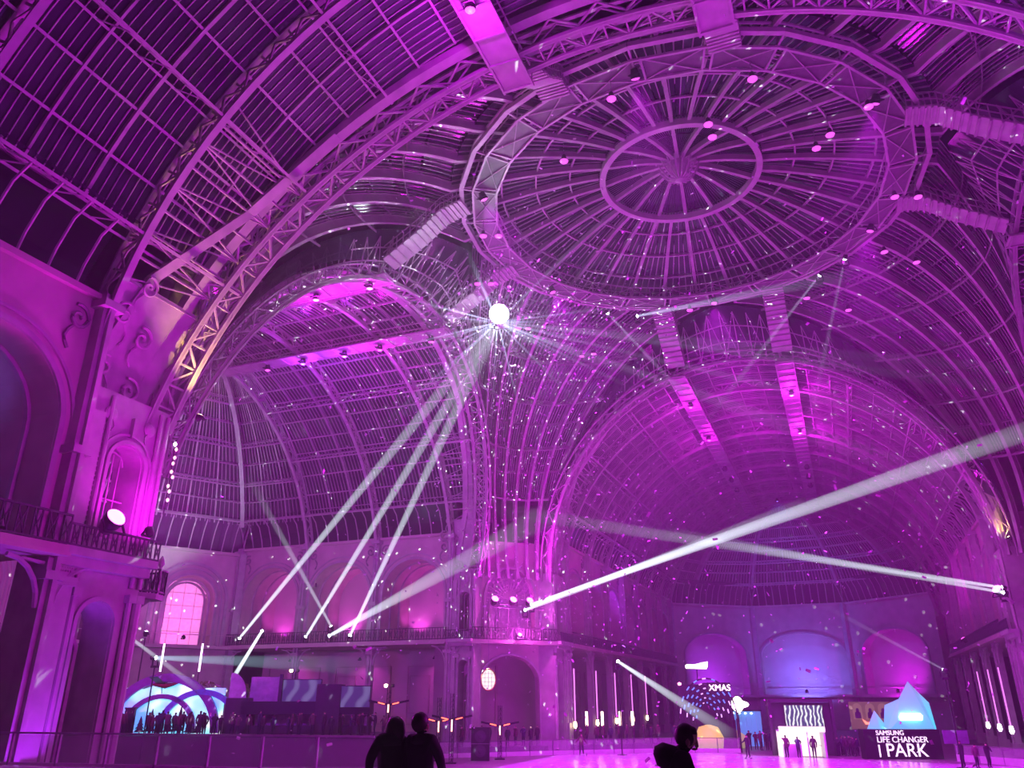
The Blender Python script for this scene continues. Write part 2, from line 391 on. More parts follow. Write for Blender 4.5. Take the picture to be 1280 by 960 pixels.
# round gallery hung under the cap
gal = MB(); NG = 24
def gp(i, r, z): 
    a = 2 * pi * i / NG; return V(cos(a) * r, sin(a) * r, z)
for i in range(NG):
    for r, z, w in ((13.45, ZG, .14), (15.1, ZG, .14), (13.45, ZG + 1.05, .08), (15.1, ZG + 1.05, .08), (15.9, ZG + .3, .3), (15.9, ZG + .9, .12)): gal.bar(gp(i, r, z), gp(i + 1, r, z), w, w)
    gal.bar(gp(i, 13.4, ZG), gp(i, 15.9, ZG + .2), .12); gal.bar(gp(i + .12, 13.4, ZG), gp(i + .12, 15.15, ZG), .12)
    gal.bar(gp(i, 13.45, ZG), gp(i, 13.45, ZG + 1.05), .08); gal.bar(gp(i, 15.1, ZG), gp(i, 15.1, ZG + 1.05), .08)
    gal.bar(gp(i + .12, 13.45, ZG - .02), gp(i + 1, 15.1, ZG - .02), .06); gal.bar(gp(i + .12, 15.1, ZG - .02), gp(i + 1, 13.45, ZG - .02), .06)
    gal.bar(gp(i + .5, 13.45, ZG), gp(i + .5, 13.45, ZG + 1.05), .05)
    gal.bar(gp(i, 13.45, ZG + 1.), gp(i + .5, 13.45, ZG), .05); gal.bar(gp(i + .5, 13.45, ZG), gp(i + 1, 13.45, ZG + 1.), .05)
gal_ob = gal.build('round_gallery', IRON, dome)
for i in range(NG):
    m = MB(); m.quad(gp(i + .14, 13.5, ZG + .06), gp(i + .98, 13.5, ZG + .06), gp(i + .98, 15.05, ZG + .06), gp(i + .14, 15.05, ZG + .06)); m.build('floor_plate', mat('gallery_plate', (.13, .13, .13), .6), gal_ob)
# stepped catwalk boxes from the gallery out to the wing ridges
for a in ARMS:
    L = arm_map(a); (sx, sy), (ux, uy) = ARMS[a]
    for u in CAT_U.get(a, (-4.7, 4.9)):
        m = MB(); pr = [(14.2, ZG - .1), (15.8, ZG - .5), (17.6, 33.9), (20.2, 32.3)]
        pts = [L(s, u, z) for s, z in pr]; sd = [V(ux, uy, 0)] * 4
        m.sweep(pts, sd, [V(0, 0, 1)] * 4, 1.7, .12); 
        for du in (-.85, .85):
            for k in (.5, 1.0): m.sweep([L(s, u + du, z + k) for s, z in pr], sd, [V(0, 0, 1)] * 4, .07, .07)
        for (sa, za), (sb, zb) in zip(pr, pr[1:]):
            for k in range(5):
                f = k / 5; p = L(sa + (sb - sa) * f, u - .85, za + (zb - za) * f); q = L(sa + (sb - sa) * f, u + .85, za + (zb - za) * f)
                m.bar(p - V(0, 0, .06), q - V(0, 0, .06), .12, .12); m.bar(p, p + V(0, 0, 1), .06); m.bar(q, q + V(0, 0, 1), .06)
        m.build('catwalk_bridge', IRON, dome)

# ------------------------------------------------------------------ floor and ice
m = MB(); m.box((-5, 25, GR - .26), (150, 165, .5)); fl = m.build('floor', FLOORM); tag(fl, 'dark polished hall floor around the ice rink', kind='structure')
ICE = mat('scuffed_ice', (.80, .82, .86), .2, 0, scale=.7, var=.2, bump=.35)
m = MB(); m.prism([(-17.6, -35), (17, -35), (17, 22), (7, 25), (-2.5, 27), (-4, 29.6), (-9.3, 28.6), (-17.6, 21.4)], .05, Matrix.Translation((0, 0, GR))); ice = m.build('ice_floor', ICE)
tag(ice, 'glossy magenta-lit ice sheet of the skating rink', kind='structure')
m = MB(); m.prism([(-19, -52), (16, -52), (16, -36), (.3, -36), (-5.3, -28.6), (-18.2, -30.9)], 1.6 - GR, Matrix.Translation((0, 0, GR))); pf = m.build('floor_terrace', WHITEP); tag(pf, 'raised pale viewing terrace along the rink, edged by the glass balustrade', kind='structure')

# ------------------------------------------------------------------ arched walls
def arch_wall(m, P, Q, z0, z1, cx, w, zb, zs, rise, n, thick, seg=20, back=False):
    P, Q, n = Vector(P), Vector(Q), Vector(n); e = (Q - P); l = e.length; e.normalize(); c = l * cx
    F = lambda x, z, d=0.: V(P.x + e.x * x + n.x * d, P.y + e.y * x + n.y * d, z)
    a = [(c - w * cos(pi * i / seg), zs + rise * sin(pi * i / seg)) for i in range(seg + 1)]
    for d in ((0, thick) if back else (0,)):
        m.quad(F(0, z0, d), F(c - w, z0, d), F(c - w, z1, d), F(0, z1, d)); m.quad(F(c + w, z0, d), F(l, z0, d), F(l, z1, d), F(c + w, z1, d))
        if zb > z0 + .01: m.quad(F(c - w, z0, d), F(c + w, z0, d), F(c + w, zb, d), F(c - w, zb, d))
        for (x0, y0), (x1, y1) in zip(a, a[1:]): m.quad(F(x0, y0, d), F(x1, y1, d), F(x1, z1, d), F(x0, z1, d))
    loop = [(c - w, zb)] + a + [(c + w, zb)]
    for (x0, y0), (x1, y1) in zip(loop, loop[1:] + loop[:1]):
        if zb <= z0 + .01 and y0 == zb and y1 == zb: continue
        m.quad(F(x0, y0), F(x1, y1), F(x1, y1, thick), F(x0, y0, thick))
    m.quad(F(0, z0), F(0, z1), F(0, z1, thick), F(0, z0, thick)); m.quad(F(l, z0), F(l, z1), F(l, z1, thick), F(l, z0, thick)); m.quad(F(0, z1), F(l, z1), F(l, z1, thick), F(0, z1, thick))
    return F, c
def archivolt(m, F, c, w, zb, zs, rise, off, wd, proj, d0=0., seg=24):
    pts = [F(c - w - off, zb, d0)] + [F(c - (w + off) * cos(pi * i / seg), zs + (rise + off) * sin(pi * i / seg), d0) for i in range(seg + 1)] + [F(c + w + off, zb, d0)]
    nn = (F(0, 0, -1) - F(0, 0, 0)).normalized(); ctr = F(c, zs, d0)
    sides = []
    for p in pts:
        r = p - ctr; r = V(r.x, r.y, max(r.z, 0)); sides.append(r.normalized() if r.length > 1e-4 else V(0, 0, 1))
    m.sweep(pts, sides, [nn] * len(pts), wd, proj)
def scroll(m, F, x, z, s, d=-.08, fl=1):
    pts = []
    for i in range(26):
        t = i / 25; a = 1.2 + t * 8.5; r = s * (.55 * (1 - t) + .08); pts.append(F(x + fl * (r * cos(a)), z + r * sin(a), d))
    m.tube(pts, s * .09, 5)
    m.tube([F(x + fl * s * (.2 + .3 * sin(t * 3)), z - s * .5 - s * 1.1 * t, d) for t in (0, .25, .5, .75, 1)], s * .08, 5)
def baluster_rail(root, A, B, z0, h=1.05, step=.28, name='railing'):
    A, B = Vector(A), Vector(B); n = max(2, int((B - A).length / step)); m = MB(); nm = V(0, 0, 1)
    for k in (0.08, h): m.bar(V(A.x, A.y, z0 + k), V(B.x, B.y, z0 + k), .09, .07)
    for i in range(n + 1):
        p = A.lerp(B, i / n); m.bar(V(p.x, p.y, z0), V(p.x, p.y, z0 + h), .045)
        if i < n and i % 2 == 0:
            q = A.lerp(B, (i + 1) / n); m.bar(V(p.x, p.y, z0 + .15), V(q.x, q.y, z0 + h - .12), .035); m.bar(V(q.x, q.y, z0 + .15), V(p.x, p.y, z0 + h - .12), .035)
    return m.build(name, RAILM, root)
ZB = 8.0   # balcony level
def arcade(name, a, side, cols, label, back=24.5, plaster=STONE2):
    L = arm_map(a); (ux, uy) = ARMS[a][1]; n = V(ux * side, uy * side, 0); root = struct(name, label); U = 19.15 * side
    for s0, s1 in zip(cols, cols[1:]):
        w = (s1 - s0) / 2 - .75
        m = MB(); F, c = arch_wall(m, L(s0, U, 0), L(s1, U, 0), ZB + .35, 18.0, .5, w, ZB + .35, 12.6, w * .98, n, back - 19.15)
        m.build('arcade_arch', STONE, root)
        m = MB(); archivolt(m, F, c, w, ZB + .4, 12.6, w * .98, .12, .22, .12); archivolt(m, F, c, w, 12.4, 12.6, w * .98, .55, .12, .1); archivolt(m, F, c, w, 9, 12.6, w * .98, -.05, .2, .2, 1.6); archivolt(m, F, c, w, 9, 12.6, w * .98, -.05, .2, .2, 3.3)
        m.build('archivolt', IRON, root)
        m = MB()
        for x, fl in ((.9, 1), (s1 - s0 - .9, -1)): scroll(m, F, x, 16.9, .85, fl=fl)
        m.build('scroll_ornament', IRON2, root)
        m = MB(); m.quad(L(s0, back * side, ZB + .3), L(s1, back * side, ZB + .3), L(s1, back * side, 18), L(s0, back * side, 18)); m.build('upper_wall_panel', plaster, root)
        m = MB(); m.quad(L(s0, back * side, GR), L(s1, back * side, GR), L(s1, back * side, ZB), L(s0, back * side, ZB)); m.build('lower_wall_panel', plaster, root)
        m = MB(); mid = (s0 + s1) / 2; d = -.06
        F2 = lambda x, z: L(s0 + x, back * side - .05 * side, z)
        for x0, x1, z0, z1 in ((1.0, s1 - s0 - 1.0, 1.0, 6.3), (s1 - s0 - 3.4, s1 - s0 - 1.2, 2.0, 5.4)):
            for p, q in (((x0, z0), (x1, z0)), ((x1, z0), (x1, z1)), ((x1, z1), (x0, z1)), ((x0, z1), (x0, z0))): m.bar(F2(*p), F2(*q), .14, .1)
        m.build('wall_moulding', STONE, root)
        baluster_rail(root, L(s0, 18.25 * side, 0), L(s1, 18.25 * side, 0), ZB + .3)
    # balcony slab
    s0, s1 = cols[0], cols[-1]; m = MB(); c = L((s0 + s1) / 2, (18.1 + back) / 2 * side, ZB + .12); p, q = L(s0, 18.1 * side, 0), L(s1, back * side, 0)
    m.box(c, (abs(q.x - p.x), abs(q.y - p.y), .36)); m.bar(L(s0, 18.1 * side, ZB - .02), L(s1, 18.1 * side, ZB - .02), .3, .12); m.build('balcony_slab', STONE, root)
    for s in cols:
        m = MB(); m.bar(L(s, 18.9 * side, GR), L(s, 18.9 * side, 18.2), .55, .5, n); m.bar(L(s, 18.55 * side, GR), L(s, 18.55 * side, 17.5), .16, .16, n)
        for z, k in ((GR + .5, .95), (7.3, .8), (11.8, .8), (17.7, .95)): m.box(L(s, 18.85 * side, z), (k, k, .3 if z > 1 else 1.0))
        m.build('column', IRON, root)
        m = MB(); F, cc = arch_wall(m, L(s, 19.6 * side, 0), L(s, back * side, 0), ZB + .35, 13, .5, 1.15, ZB + .35, 11.2, 1.15, V(*ARMS[a][0], 0), .5, 14, back=True); m.build('cross_wall', STONE, root)
        # bracket arch under the balcony
        m = MB(); ex = ARMS[a][0]
        for sg in (-1, 1):
            pts = [L(s + sg * (.3 + 1.4 * (1 - cos(R_(t)))), 18.8 * side, 6.2 + 1.6 * sin(R_(t))) for t in (0, 18, 36, 54, 72, 90)]
            m.tube(pts, .09, 5); m.tube([L(s + sg * .3, 18.8 * side, 7.7), L(s + sg * 1.2, 18.8 * side, 7.75)], .07, 5)
        m.build('balcony_bracket', IRON, root)
    # curved glazing apron between wall top and vault
    m = MB(); g = MB(); k = int((s1 - s0) / 1.15)
    prof = [(19.3, 18.0), (19.0, 19.0), (18.4, 20.2), (17.5, 20.9)]
    for j in range(k + 1):
        s = s0 + (s1 - s0) * j / k; m.tube([L(s, u * side, z) for u, z in prof], .06, 5)
    m.build('apron_bars', IRON, root, 'stuff')
    for (u0, z0), (u1, z1) in zip([(20.6, 18.0), (20.4, 19.6), (19.2, 21.6)], [(20.4, 19.6), (19.2, 21.6), (17.9, 21.4)]): g.quad(L(s0, u0 * side, z0), L(s1, u0 * side, z0), L(s1, u1 * side, z1), L(s0, u1 * side, z1))
    g.build('apron_glass', GLASS, root)
    m = MB(); m.bar(L(s0, 19.1 * side, 18.05), L(s1, 19.1 * side, 18.05), .4, .25); m.build('cornice', STONE, root)
    return root
wall_tr = arcade('wall_left', 'left', 1, [27.1, 35.3, 43.8, 52.2], 'pink-lit arcade with balcony and arches in the side wing')
wall_far = arcade('wall_far_left', 'far', -1, FAR_RIBS, 'long violet arcade wall receding behind the far pillars')
wall_fr = arcade('wall_far_right', 'far', 1, FAR_RIBS[:6], 'dim arcade wall on the opposite side of the far wing')
wall_near = arcade('wall_near', 'near', -1, [28.7, 36.2], 'near side wall with a tall blue-lit arch and iron balcony')

def facet_wall(name, label, verts, spec, mouldings=True, cf=(.5, .5, .5), bz=ZB + .05):
    # polygonal end wall: verts in plan; spec per facet (w, zb, zs, rise)
    root = struct(name, label); ctr = sum((Vector(v) for v in verts), V(0, 0, 0)) / len(verts)
    for (p, q), (w, zb, zs, rise, depth), cfr in zip(zip(verts, verts[1:]), spec, cf):
        p, q = Vector(p), Vector(q); e = (q - p).normalized(); n = V(e.y, -e.x, 0)
        if n.dot((p + q) / 2 - ctr) < 0: n = -n
        m = MB(); F, c = arch_wall(m, p, q, GR, 17.4, cfr, w, zb, zs, rise, n, depth, 28); m.build('wall_facet', STONE, root)
        m = MB(); archivolt(m, F, c, w, zb, zs, rise, .15, .25, .18)
        if mouldings:
            for off, wd, pj, d0 in ((.7, .12, .1, 0), (1.2, .3, .12, 0), (-.3, .25, .2, depth * .4), (-.55, .2, .2, depth * .7)): archivolt(m, F, c, w, zb, zs, rise, off, wd, pj, d0)
        m.build('archivolt', IRON, root)
        m = MB(); l = (q - p).length; m.quad(F(c - w, zb, depth), F(c + w, zb, depth), F(c + w, zs + rise, depth), F(c - w, zs + rise, depth)); m.build('recess_wall', STONE2, root)
        m = MB(); m.bar(F(0, 17.5, -.1), F(l, 17.5, -.1), .5, .3); m.bar(F(0, bz, -.5), F(l, bz, -.5), 1.2, .3); m.bar(F(0, bz + 1.15, -1.), F(l, bz + 1.15, -1.), .08); m.build('cornice', STONE, root)
        m = MB(); m.bar(F(0, GR, -.3), F(0, 17.6, -.3), .7, .6, n); m.build('column', IRON, root)
        m = MB(); k = int(l / 1.1)
        for j in range(k + 1):
            x = l * j / k; a0 = F(x, 17.6, 0); tip = F(x, 20.6, -1.4); m.tube([a0, a0.lerp(tip, .5) + V(0, 0, .5), tip], .06, 5)
        m.build('apron_bars', IRON, root, 'stuff')
        m = MB(); m.quad(F(0, 17.6, .8), F(l, 17.6, .8), F(l, 21.4, -.6), F(0, 21.4, -.6)); m.build('apron_glass', GLASS, root)
    return root
def ell(a, se, dep, psi): return arm_map(a)(se + dep * sin(R_(psi)), RV * cos(R_(psi)), 0)
end_far = facet_wall('wall_far_end', 'end wall with three broad blue and violet arches behind the stalls', [ell('far', 82, 11, p) for p in (180, 112, 68, 0)], [(5.6, 3.9, 9.6, 3.4, 1.6), (6.5, 3.9, 9.6, 3.5, 1.6), (5.6, 3.9, 9.6, 3.4, 1.6)], False, bz=3.6)
end_left = facet_wall('wall_left_end', 'curved end wall with a glowing pink arched window', [arm_map('left')(s_, u_, 0) for s_, u_ in LEFT_END[:4]], [(2.5, ZB + .3, 12.6, 2.4, 2.2)] * 3, cf=(.42, .5, .5))
# the glowing arched window of the end wall: panes in a grid behind the arch
WINLIT = mat('lit_pink_window', (.8, .5, .7), .5, emit=(1.0, .28, .72), es=1.1)
p, q = [arm_map('left')(s_, u_, 0) for s_, u_ in LEFT_END[:2]]; e = (q - p).normalized(); n = V(e.y, -e.x, 0); n = n if n.dot(p) > 0 else -n
mid = p.lerp(q, .42) + n * 2.1
wn1 = tag(empty('window_1'), 'tall arched window glowing bright pink in the curved end wall', kind='structure')
for i in range(4):
    for j in range(5):
        x0, x1 = -2.3 + i * 1.15 + .04, -2.3 + (i + 1) * 1.15 - .04; z0 = 8.4 + j * 1.28; z1 = z0 + 1.2
        def top(x): return 12.6 + 2.3 * math.sqrt(max(0, 1 - (x / 2.35) ** 2))
        za, zb2 = min(z1, top(x0)), min(z1, top(x1))
        if za <= z0 + .02 and zb2 <= z0 + .02: continue
        m = MB(); A = [mid + e * x0 + V(0, 0, z0), mid + e * x1 + V(0, 0, z0), mid + e * x1 + V(0, 0, max(zb2, z0)), mid + e * x0 + V(0, 0, max(za, z0))]
        m.add(A + [x + n * .03 for x in A], [(0, 1, 2, 3), (7, 6, 5, 4), (0, 4, 5, 1), (1, 5, 6, 2), (2, 6, 7, 3), (3, 7, 4, 0)]); m.build('pane', WINLIT, wn1)

# ------------------------------------------------------------------ corner pylons
def pylon(a, side, s0, s1, label, rich=False):
    L = arm_map(a); (ux, uy) = ARMS[a][1]; n = V(ux * side, uy * side, 0); es = V(*ARMS[a][0], 0); U = RV * side
    root = struct('pillar', label); l = s1 - s0; ow = min(.78, l * .25); cf = .42
    m = MB(); F, c = arch_wall(m, L(s0, U, 0), L(s1, U, 0), GR, 7.2, cf, ow, GR, 5.9, ow, n, 1.5); m.build('portal', IRON, root)
    m = MB(); archivolt(m, F, c, ow, GR, 5.9, ow, .1, .16, .12); archivolt(m, F, c, ow - .1, GR, 5.0, ow - .1, -.1, .14, .1, 1.45); m.build('door_moulding', IRON, root)
    m = MB(); F, c = arch_wall(m, L(s0, U, 0), L(s1, U, 0), 7.2, 14.6, cf, ow, 9.0, 11.9, ow, n, 1.5); m.build('upper_storey', IRON, root)
    m = MB(); archivolt(m, F, c, ow, 9., 11.9, ow, .12, .14, .14); archivolt(m, F, c, ow, 9., 11.9, ow, .42, .1, .08)
    for x in (-.35, 0, .35): m.bar(F(c + x, 9., .7), F(c + x, 12.4, .7), .05)
    m.bar(F(c - ow, 10.6, .7), F(c + ow, 10.6, .7), .05); m.tube([F(c - .5 * cos(t), 12. + .5 * sin(t), .7) for t in (0, .5, 1, 1.57, 2.1, 2.6, 3.14)], .04, 5)
    m.bar(F(c, 13.0, -.1), F(c, 13.8, -.1), .16, .2, n); m.build('window_tracery', IRON, root)
    # pilaster with plates and rivets
    px = l - .55 if rich else l - .4; pw = .95 if rich else .6
    m = MB(); m.bar(F(px, 1.1, -.12), F(px, 7.1, -.12), pw, .24, n); m.bar(F(px, 7.3, -.1), F(px, 13.6, -.1), pw * .9, .2, n); m.bar(F(px, GR, -.2), F(px, 1.2, -.2), pw + .35, .5, n)
    m.bar(F(px, 7.05, -.16), F(px, 7.35, -.16), pw + .15, .4, n); m.build('pilaster', IRON, root)
    m = MB()
    for k in range(64 if rich else 20):
        z = 1.4 + k * (12. / (64 if rich else 20))
        for x in (px - pw / 2 - .07, px + pw / 2 + .07): m.box(F(x, z, -.05), (.07, .07, .07))
    if rich:
        for k in range(9):
            for j in range(9): m.box(F(px - .4 + j * .1 + (.05 if k % 2 else 0), 7.55 + k * .13, -.22), (.06, .06, .06))
    m.build('rivets', IRON, root, 'stuff')
    for k, x in enumerate((.08, .45, l - 1.25 if rich else l - .9)):
        m = MB(); m.tube([F(x, GR, -.12), F(x, 7.0, -.12)], .11 if k else .17, 8); m.tube([F(x, 7.3, -.1), F(x, 14.4, -.1)], .09, 8); m.box(F(x, 6.9, -.12), (.36, .36, .3)); m.box(F(x, GR + .6, -.12), (.42, .42, 1.2)); m.build('colonnette', IRON, root)
    m = MB()
    for x, z, fl in ((.9, 13.6, 1), (l - 1.3, 13.7, -1)): scroll(m, F, x, z, .42, fl=fl); m.lathe([(.28, 0), (.3, .05), (.2, .1), (.1, .12)], (0, 0, 0), 14, Matrix.Translation(F(x, z, -.02)) @ look(-n).to_matrix().to_4x4())
    m.build('rosette', IRON, root)
    # ledge balcony
    m = MB(); m.bar(F(0, ZB + .2, -.35), F(l, ZB + .2, -.35), .9, .28, (0, 0, 1)); m.bar(F(0, ZB - .1, -.2), F(l, ZB - .1, -.2), .5, .35); m.build('ledge', IRON, root)
    baluster_rail(root, F(0, 0, -.75), F(l, 0, -.75), ZB + .3, .8, .2)
    # curved spandrel plate above
    m = MB(); rd = lambda t: (arc(RV + .55, t))
    tt = [3 + i * 2.2 for i in range(8)]
    for t0, t1 in zip(tt, tt[1:]):
        A = []
        for t in (t0, t1):
            u, z = rd(t); sA = 24.9 - 4.2 * sin(R_(t)) + .8; A.append((L(sA, u * side, z + 0), L(s1 - .1 - (t - 3) * .012, u * side, z)))
        m.quad(A[0][0], A[0][1], A[1][1], A[1][0])
    m.build('spandrel_plate', IRON, root)
    m = MB(); tt = [18 + i * 3.2 for i in range(9)]
    for i, (t0, t1) in enumerate(zip(tt, tt[1:])):
        e = []
        for t in (t0, t1):
            u, z = rd(t); e.append((L(24.9 - 4.2 * sin(R_(t)) + .8, u * side, z), L(s1 - .1, u * side, z)))
        m.bar(e[0][0], e[0][1], .09); (m.bar(e[0][0], e[1][1], .06) if i % 2 else m.bar(e[0][1], e[1][0], .06))
    m.build('spandrel_lattice', IRON, root)
    m = MB()
    def G(x, z, d=0.):
        t = math.degrees(math.asin(max(-1, min(1, (z - ZC) / (RV + .5))))); u = (RV + .5 + d) * cos(R_(t)); return L(25.7 + x, u * side, z)
    for x, z, s, fl in ((.9, 15.0, .85, 1), (2.3, 15.6, .75, -1), (1.0, 17.2, .8, 1), (2.2, 17.8, .8, -1), (1.6, 19.2, .7, 1)): scroll(m, G, x, z, s, d=-.12, fl=fl)
    m.build('scroll_ornament', IRON, root)
    # raking struts to the crossing arch
    m = MB(); pts = []
    for t, sv in ((6, s1 - .3), (20, s1 - 1.6), (34, 24.6), (50, 23.6)): u, z = arc(RV + .5, t); pts.append(L(sv, u * side, z))
    m.sweep(pts, [es] * 4, [n] * 4, .5, .3); m.build('raking_strut', IRON, root)
    return root
pylon('near', -1, 24.6, 28.75, 'massive riveted iron pier lit violet, with dark doorway and pink floodlight', True)
pylon('far', -1, 24.6, 28.3, 'iron pier carrying the far arch, lit pink, behind the rink fence')
pylon('left', 1, 24.6, 27.1, 'slim iron pier between pink arcade and oval window')
pylon('far', 1, 24.6, 28.3, 'iron pier carrying the far arch at the edge of the picture')
# valley beams where the wing vaults meet the crossing
vb_pts = [6 + i * 168 / 50 for i in range(51)]
for a in ARMS:
    (sx, sy), (ux, uy) = ARMS[a]; L = arm_map(a); rad = lambda t: V(ux * cos(R_(t)), uy * cos(R_(t)), sin(R_(t)))
    m = MB(); S = lambda t: 26.2 - 3.6 * sin(R_(t))
    m.sweep([L(S(t), *arc(RV + .55, t)) for t in vb_pts], [V(sx, sy, 0)] * 51, [rad(t) for t in vb_pts], .5, .45)
    for i in range(50): m.bar(L(S(vb_pts[i]) - (.3 if i % 2 else 1.2), *arc(RV + .6, vb_pts[i])), L(S(vb_pts[i + 1]) - (1.2 if i % 2 else .3), *arc(RV + .6, vb_pts[i + 1])), .09)
    m.build('valley_beam', IRON, dome)

# chamfered facade between the two far piers
ch = struct('wall_corner', 'cut-off corner facade with fan window over an open arch'); A, B = V(-19.9, 25.2, 0), V(-25.2, 19.9, 0); n = V(-1, 1, 0).normalized()
m = MB(); F, c = arch_wall(m, A, B, GR, ZB, .5, 2.9, GR, 4.6, 2.4, n, .8, 28); m.build('wall_facet', STONE, ch)
m = MB(); archivolt(m, F, c, 2.9, GR, 4.6, 2.4, .12, .22, .15); m.build('archivolt', IRON, ch)
m = MB(); F, c = arch_wall(m, A, B, ZB, 17.5, .5, 2.5, ZB + .3, 12.2, 2.7, n, .9, 28); m.build('wall_facet', STONE, ch)
m = MB(); archivolt(m, F, c, 2.5, ZB + .3, 12.2, 2.7, .12, .25, .2); m.build('archivolt', IRON, ch)
m = MB()
for i in range(15):
    a_ = pi * i / 14; m.tube([F(c, 12.2, .4), F(c - 2.5 * cos(a_), 12.2 + 2.7 * sin(a_), .4)], .05, 5)
for r in (.35, .68, .97): m.tube([F(c - 2.5 * r * cos(pi * i / 20), 12.2 + 2.7 * r * sin(pi * i / 20), .4) for i in range(21)], .05, 5)
for x in (-2, -1, 0, 1, 2): m.tube([F(c + x, ZB + .3, .4), F(c + x, 12.2, .4)], .05, 5)
m.build('fan_tracery', IRON, ch)
m = MB(); m.quad(F(c - 2.5, ZB + .3, .8), F(c + 2.5, ZB + .3, .8), F(c + 2.5, 15, .8), F(c - 2.5, 15, .8)); m.build('window_glass', mat('fan_window_glass', (.35, .3, .38), .3, var=.3, scale=4), ch)
m = MB(); m.bar(F(-1, ZB + .12, -.6), F(8.5, ZB + .12, -.6), 1.6, .34); m.build('balcony_slab', STONE, ch)
baluster_rail(ch, F(-.5, 0, -1.3), F(8., 0, -1.3), ZB + .3)
m = MB(); m.quad(F(-2, GR, 5), F(9.5, GR, 5), F(9.5, ZB, 5), F(-2, ZB, 5)); m.build('lower_wall_panel', STONE2, ch)
m = MB(); m.bar(F(c - .6, 0.5, 4.9), F(c - .6, 6.4, 4.9), .2, .2, n); m.bar(F(c + 3, .5, 4.9), F(c + 3, 6.4, 4.9), .2, .2, n); m.bar(F(c - .6, 6.4, 4.9), F(c + 3, 6.4, 4.9), .2, .2); m.build('wall_moulding', STONE, ch)
# oval window with a lit pane grid
wv = tag(empty('window_2'), 'bright greenish oval window glowing inside the corner arch', kind='structure')
OV = mat('lit_oval_glass', (.6, .6, .5), .4, emit=(.85, .95, .62), es=1.5, var=.3, scale=6)
P0 = lambda x, z, d=0.: V(-21.9, 16.1, 0) + V(-.927, -.376, 0) * x + V(-.376, .927, 0) * d + V(0, 0, z)
for i in range(4):
    for j in range(5):
        x0, x1, z0, z1 = -.58 + i * .29 + .015, -.58 + (i + 1) * .29 - .015, -.8 + j * .32 + .015, -.8 + (j + 1) * .32 - .015
        pl = []
        for x, z in ((x0, z0), (x1, z0), (x1, z1), (x0, z1)):
            k = math.sqrt((x / .58) ** 2 + (z / .82) ** 2); k = max(1, k); pl.append((x / k, z / k))
        m = MB(); Q = [P0(x, 4.8 + z) for x, z in pl]; m.add(Q + [P0(x, 4.8 + z, .03) for x, z in pl], [(0, 1, 2, 3), (7, 6, 5, 4), (0, 4, 5, 1), (1, 5, 6, 2), (2, 6, 7, 3), (3, 7, 4, 0)]); m.build('pane', OV, wv)
m = MB(); m.tube([P0(.62 * cos(t * pi / 12), 4.8 + .86 * sin(t * pi / 12)) for t in range(25)], .06, 6); m.build('window_frame', GOLD, wv)
m = MB(); m.tube([P0(0, 5.6), P0(0, 8.2)], .02, 5); m.build('hanging_rod', CABLE, wv)

# ------------------------------------------------------------------ lamps of the hall
def glow(name, c, s): return mat(name, c, .5, emit=c, es=s, var=0.)
def add_light(parent, kind, power, color, size=.25, angle=60, blend=.5, loc=(0, 0, 0), name='lamp_light'):
    l = bpy.data.lights.new(name, kind); l.energy = power; l.color = color; l.shadow_soft_size = size
    if kind == 'SPOT': l.spot_size = R_(angle); l.spot_blend = blend
    o = bpy.data.objects.new(name, l); col.objects.link(o); o.parent = parent; o.location = loc
    if kind == 'SPOT': o.rotation_euler = (pi, 0, 0)
    return o
def flood(name, loc, d, label, lens, power=0, color=MAG, kind='SPOT', angle=120, r=.28, cat='floodlight', group=None, blend=.6):
    t = tag(empty(name, loc, q=look(d)), label, cat, group)
    m = MB(); m.lathe([(r * .35, -r * 2.0), (r * .75, -r * 1.9), (r * .95, -r * .9), (r * 1.05, -.04), (r * 1.05, .03)], n=16); m.build('housing', DARK, t, smooth=True)
    m = MB()
    for sx in (-1, 1): m.bar((sx * r * 1.12, 0, -r * .6), (sx * r * 1.12, -r * 1.5, -r * .6), .05, .08)
    m.bar((-r * 1.15, -r * 1.5, -r * .6), (r * 1.15, -r * 1.5, -r * .6), .05, .08); m.build('yoke', DARK, t)
    m = MB(); m.lathe([(r * .98, .035), (r * .85, r * .25), (r * .5, r * .42), (.01, r * .48)], n=16); m.build('lens', lens, t, smooth=True)
    if power: add_light(t, kind, power, color, r, angle, blend, (0, 0, r * .6))
    return t
L_PINK = glow('lens_hot_pink', (1.0, .13, .85), 9); L_MAG = glow('lens_magenta', (1.0, .08, .8), 4); L_VIO = glow('lens_violet', (.45, .12, 1.0), 5); L_WHITE = glow('lens_white', (.8, .95, 1.0), 40)
L_SOFT = glow('lens_soft_pink', (1.0, .16, .9), 1.1); L_BLUE = glow('lens_blue', (.2, .25, 1.0), 10); L_WARM = glow('lens_warm', (1.0, .75, .4), 12)
P_MAIN = 15000
flood('pier_floodlight', (-17.7, -27.4, 9.5), (.8, -.1, .5), 'blazing pink floodlight on the ledge of the riveted pier', L_PINK, 12000, MAG, 'SPOT', 165, .36)
tw = tag(empty('lamp_tower', (-21.6, 22.3, ZB + .3)), 'slim truss frame on the corner balcony carrying three pink lamps', 'truss')
for k in (-2.2, 0, 2.2):
    m = MB()
    for dx, dy in ((-.15, 0), (.15, 0), (0, .2)): m.tube([(k * .707 + dx, k * .707 + dy, 0), (k * .707 + dx, k * .707 + dy, 3.2)], .03, 5)
    for z in range(8): m.bar((k * .707 - .15, k * .707, z * .4), (k * .707 + .15, k * .707, z * .4 + .4), .03)
    m.build('upright', CABLE, tw)
m = MB(); m.tube([(-1.9, -1.9, 3.2), (1.9, 1.9, 3.2)], .06, 6); m.tube([(-1.9, -1.9, 2.9), (1.9, 1.9, 2.9)], .06, 6); m.build('crossbar', CABLE, tw)
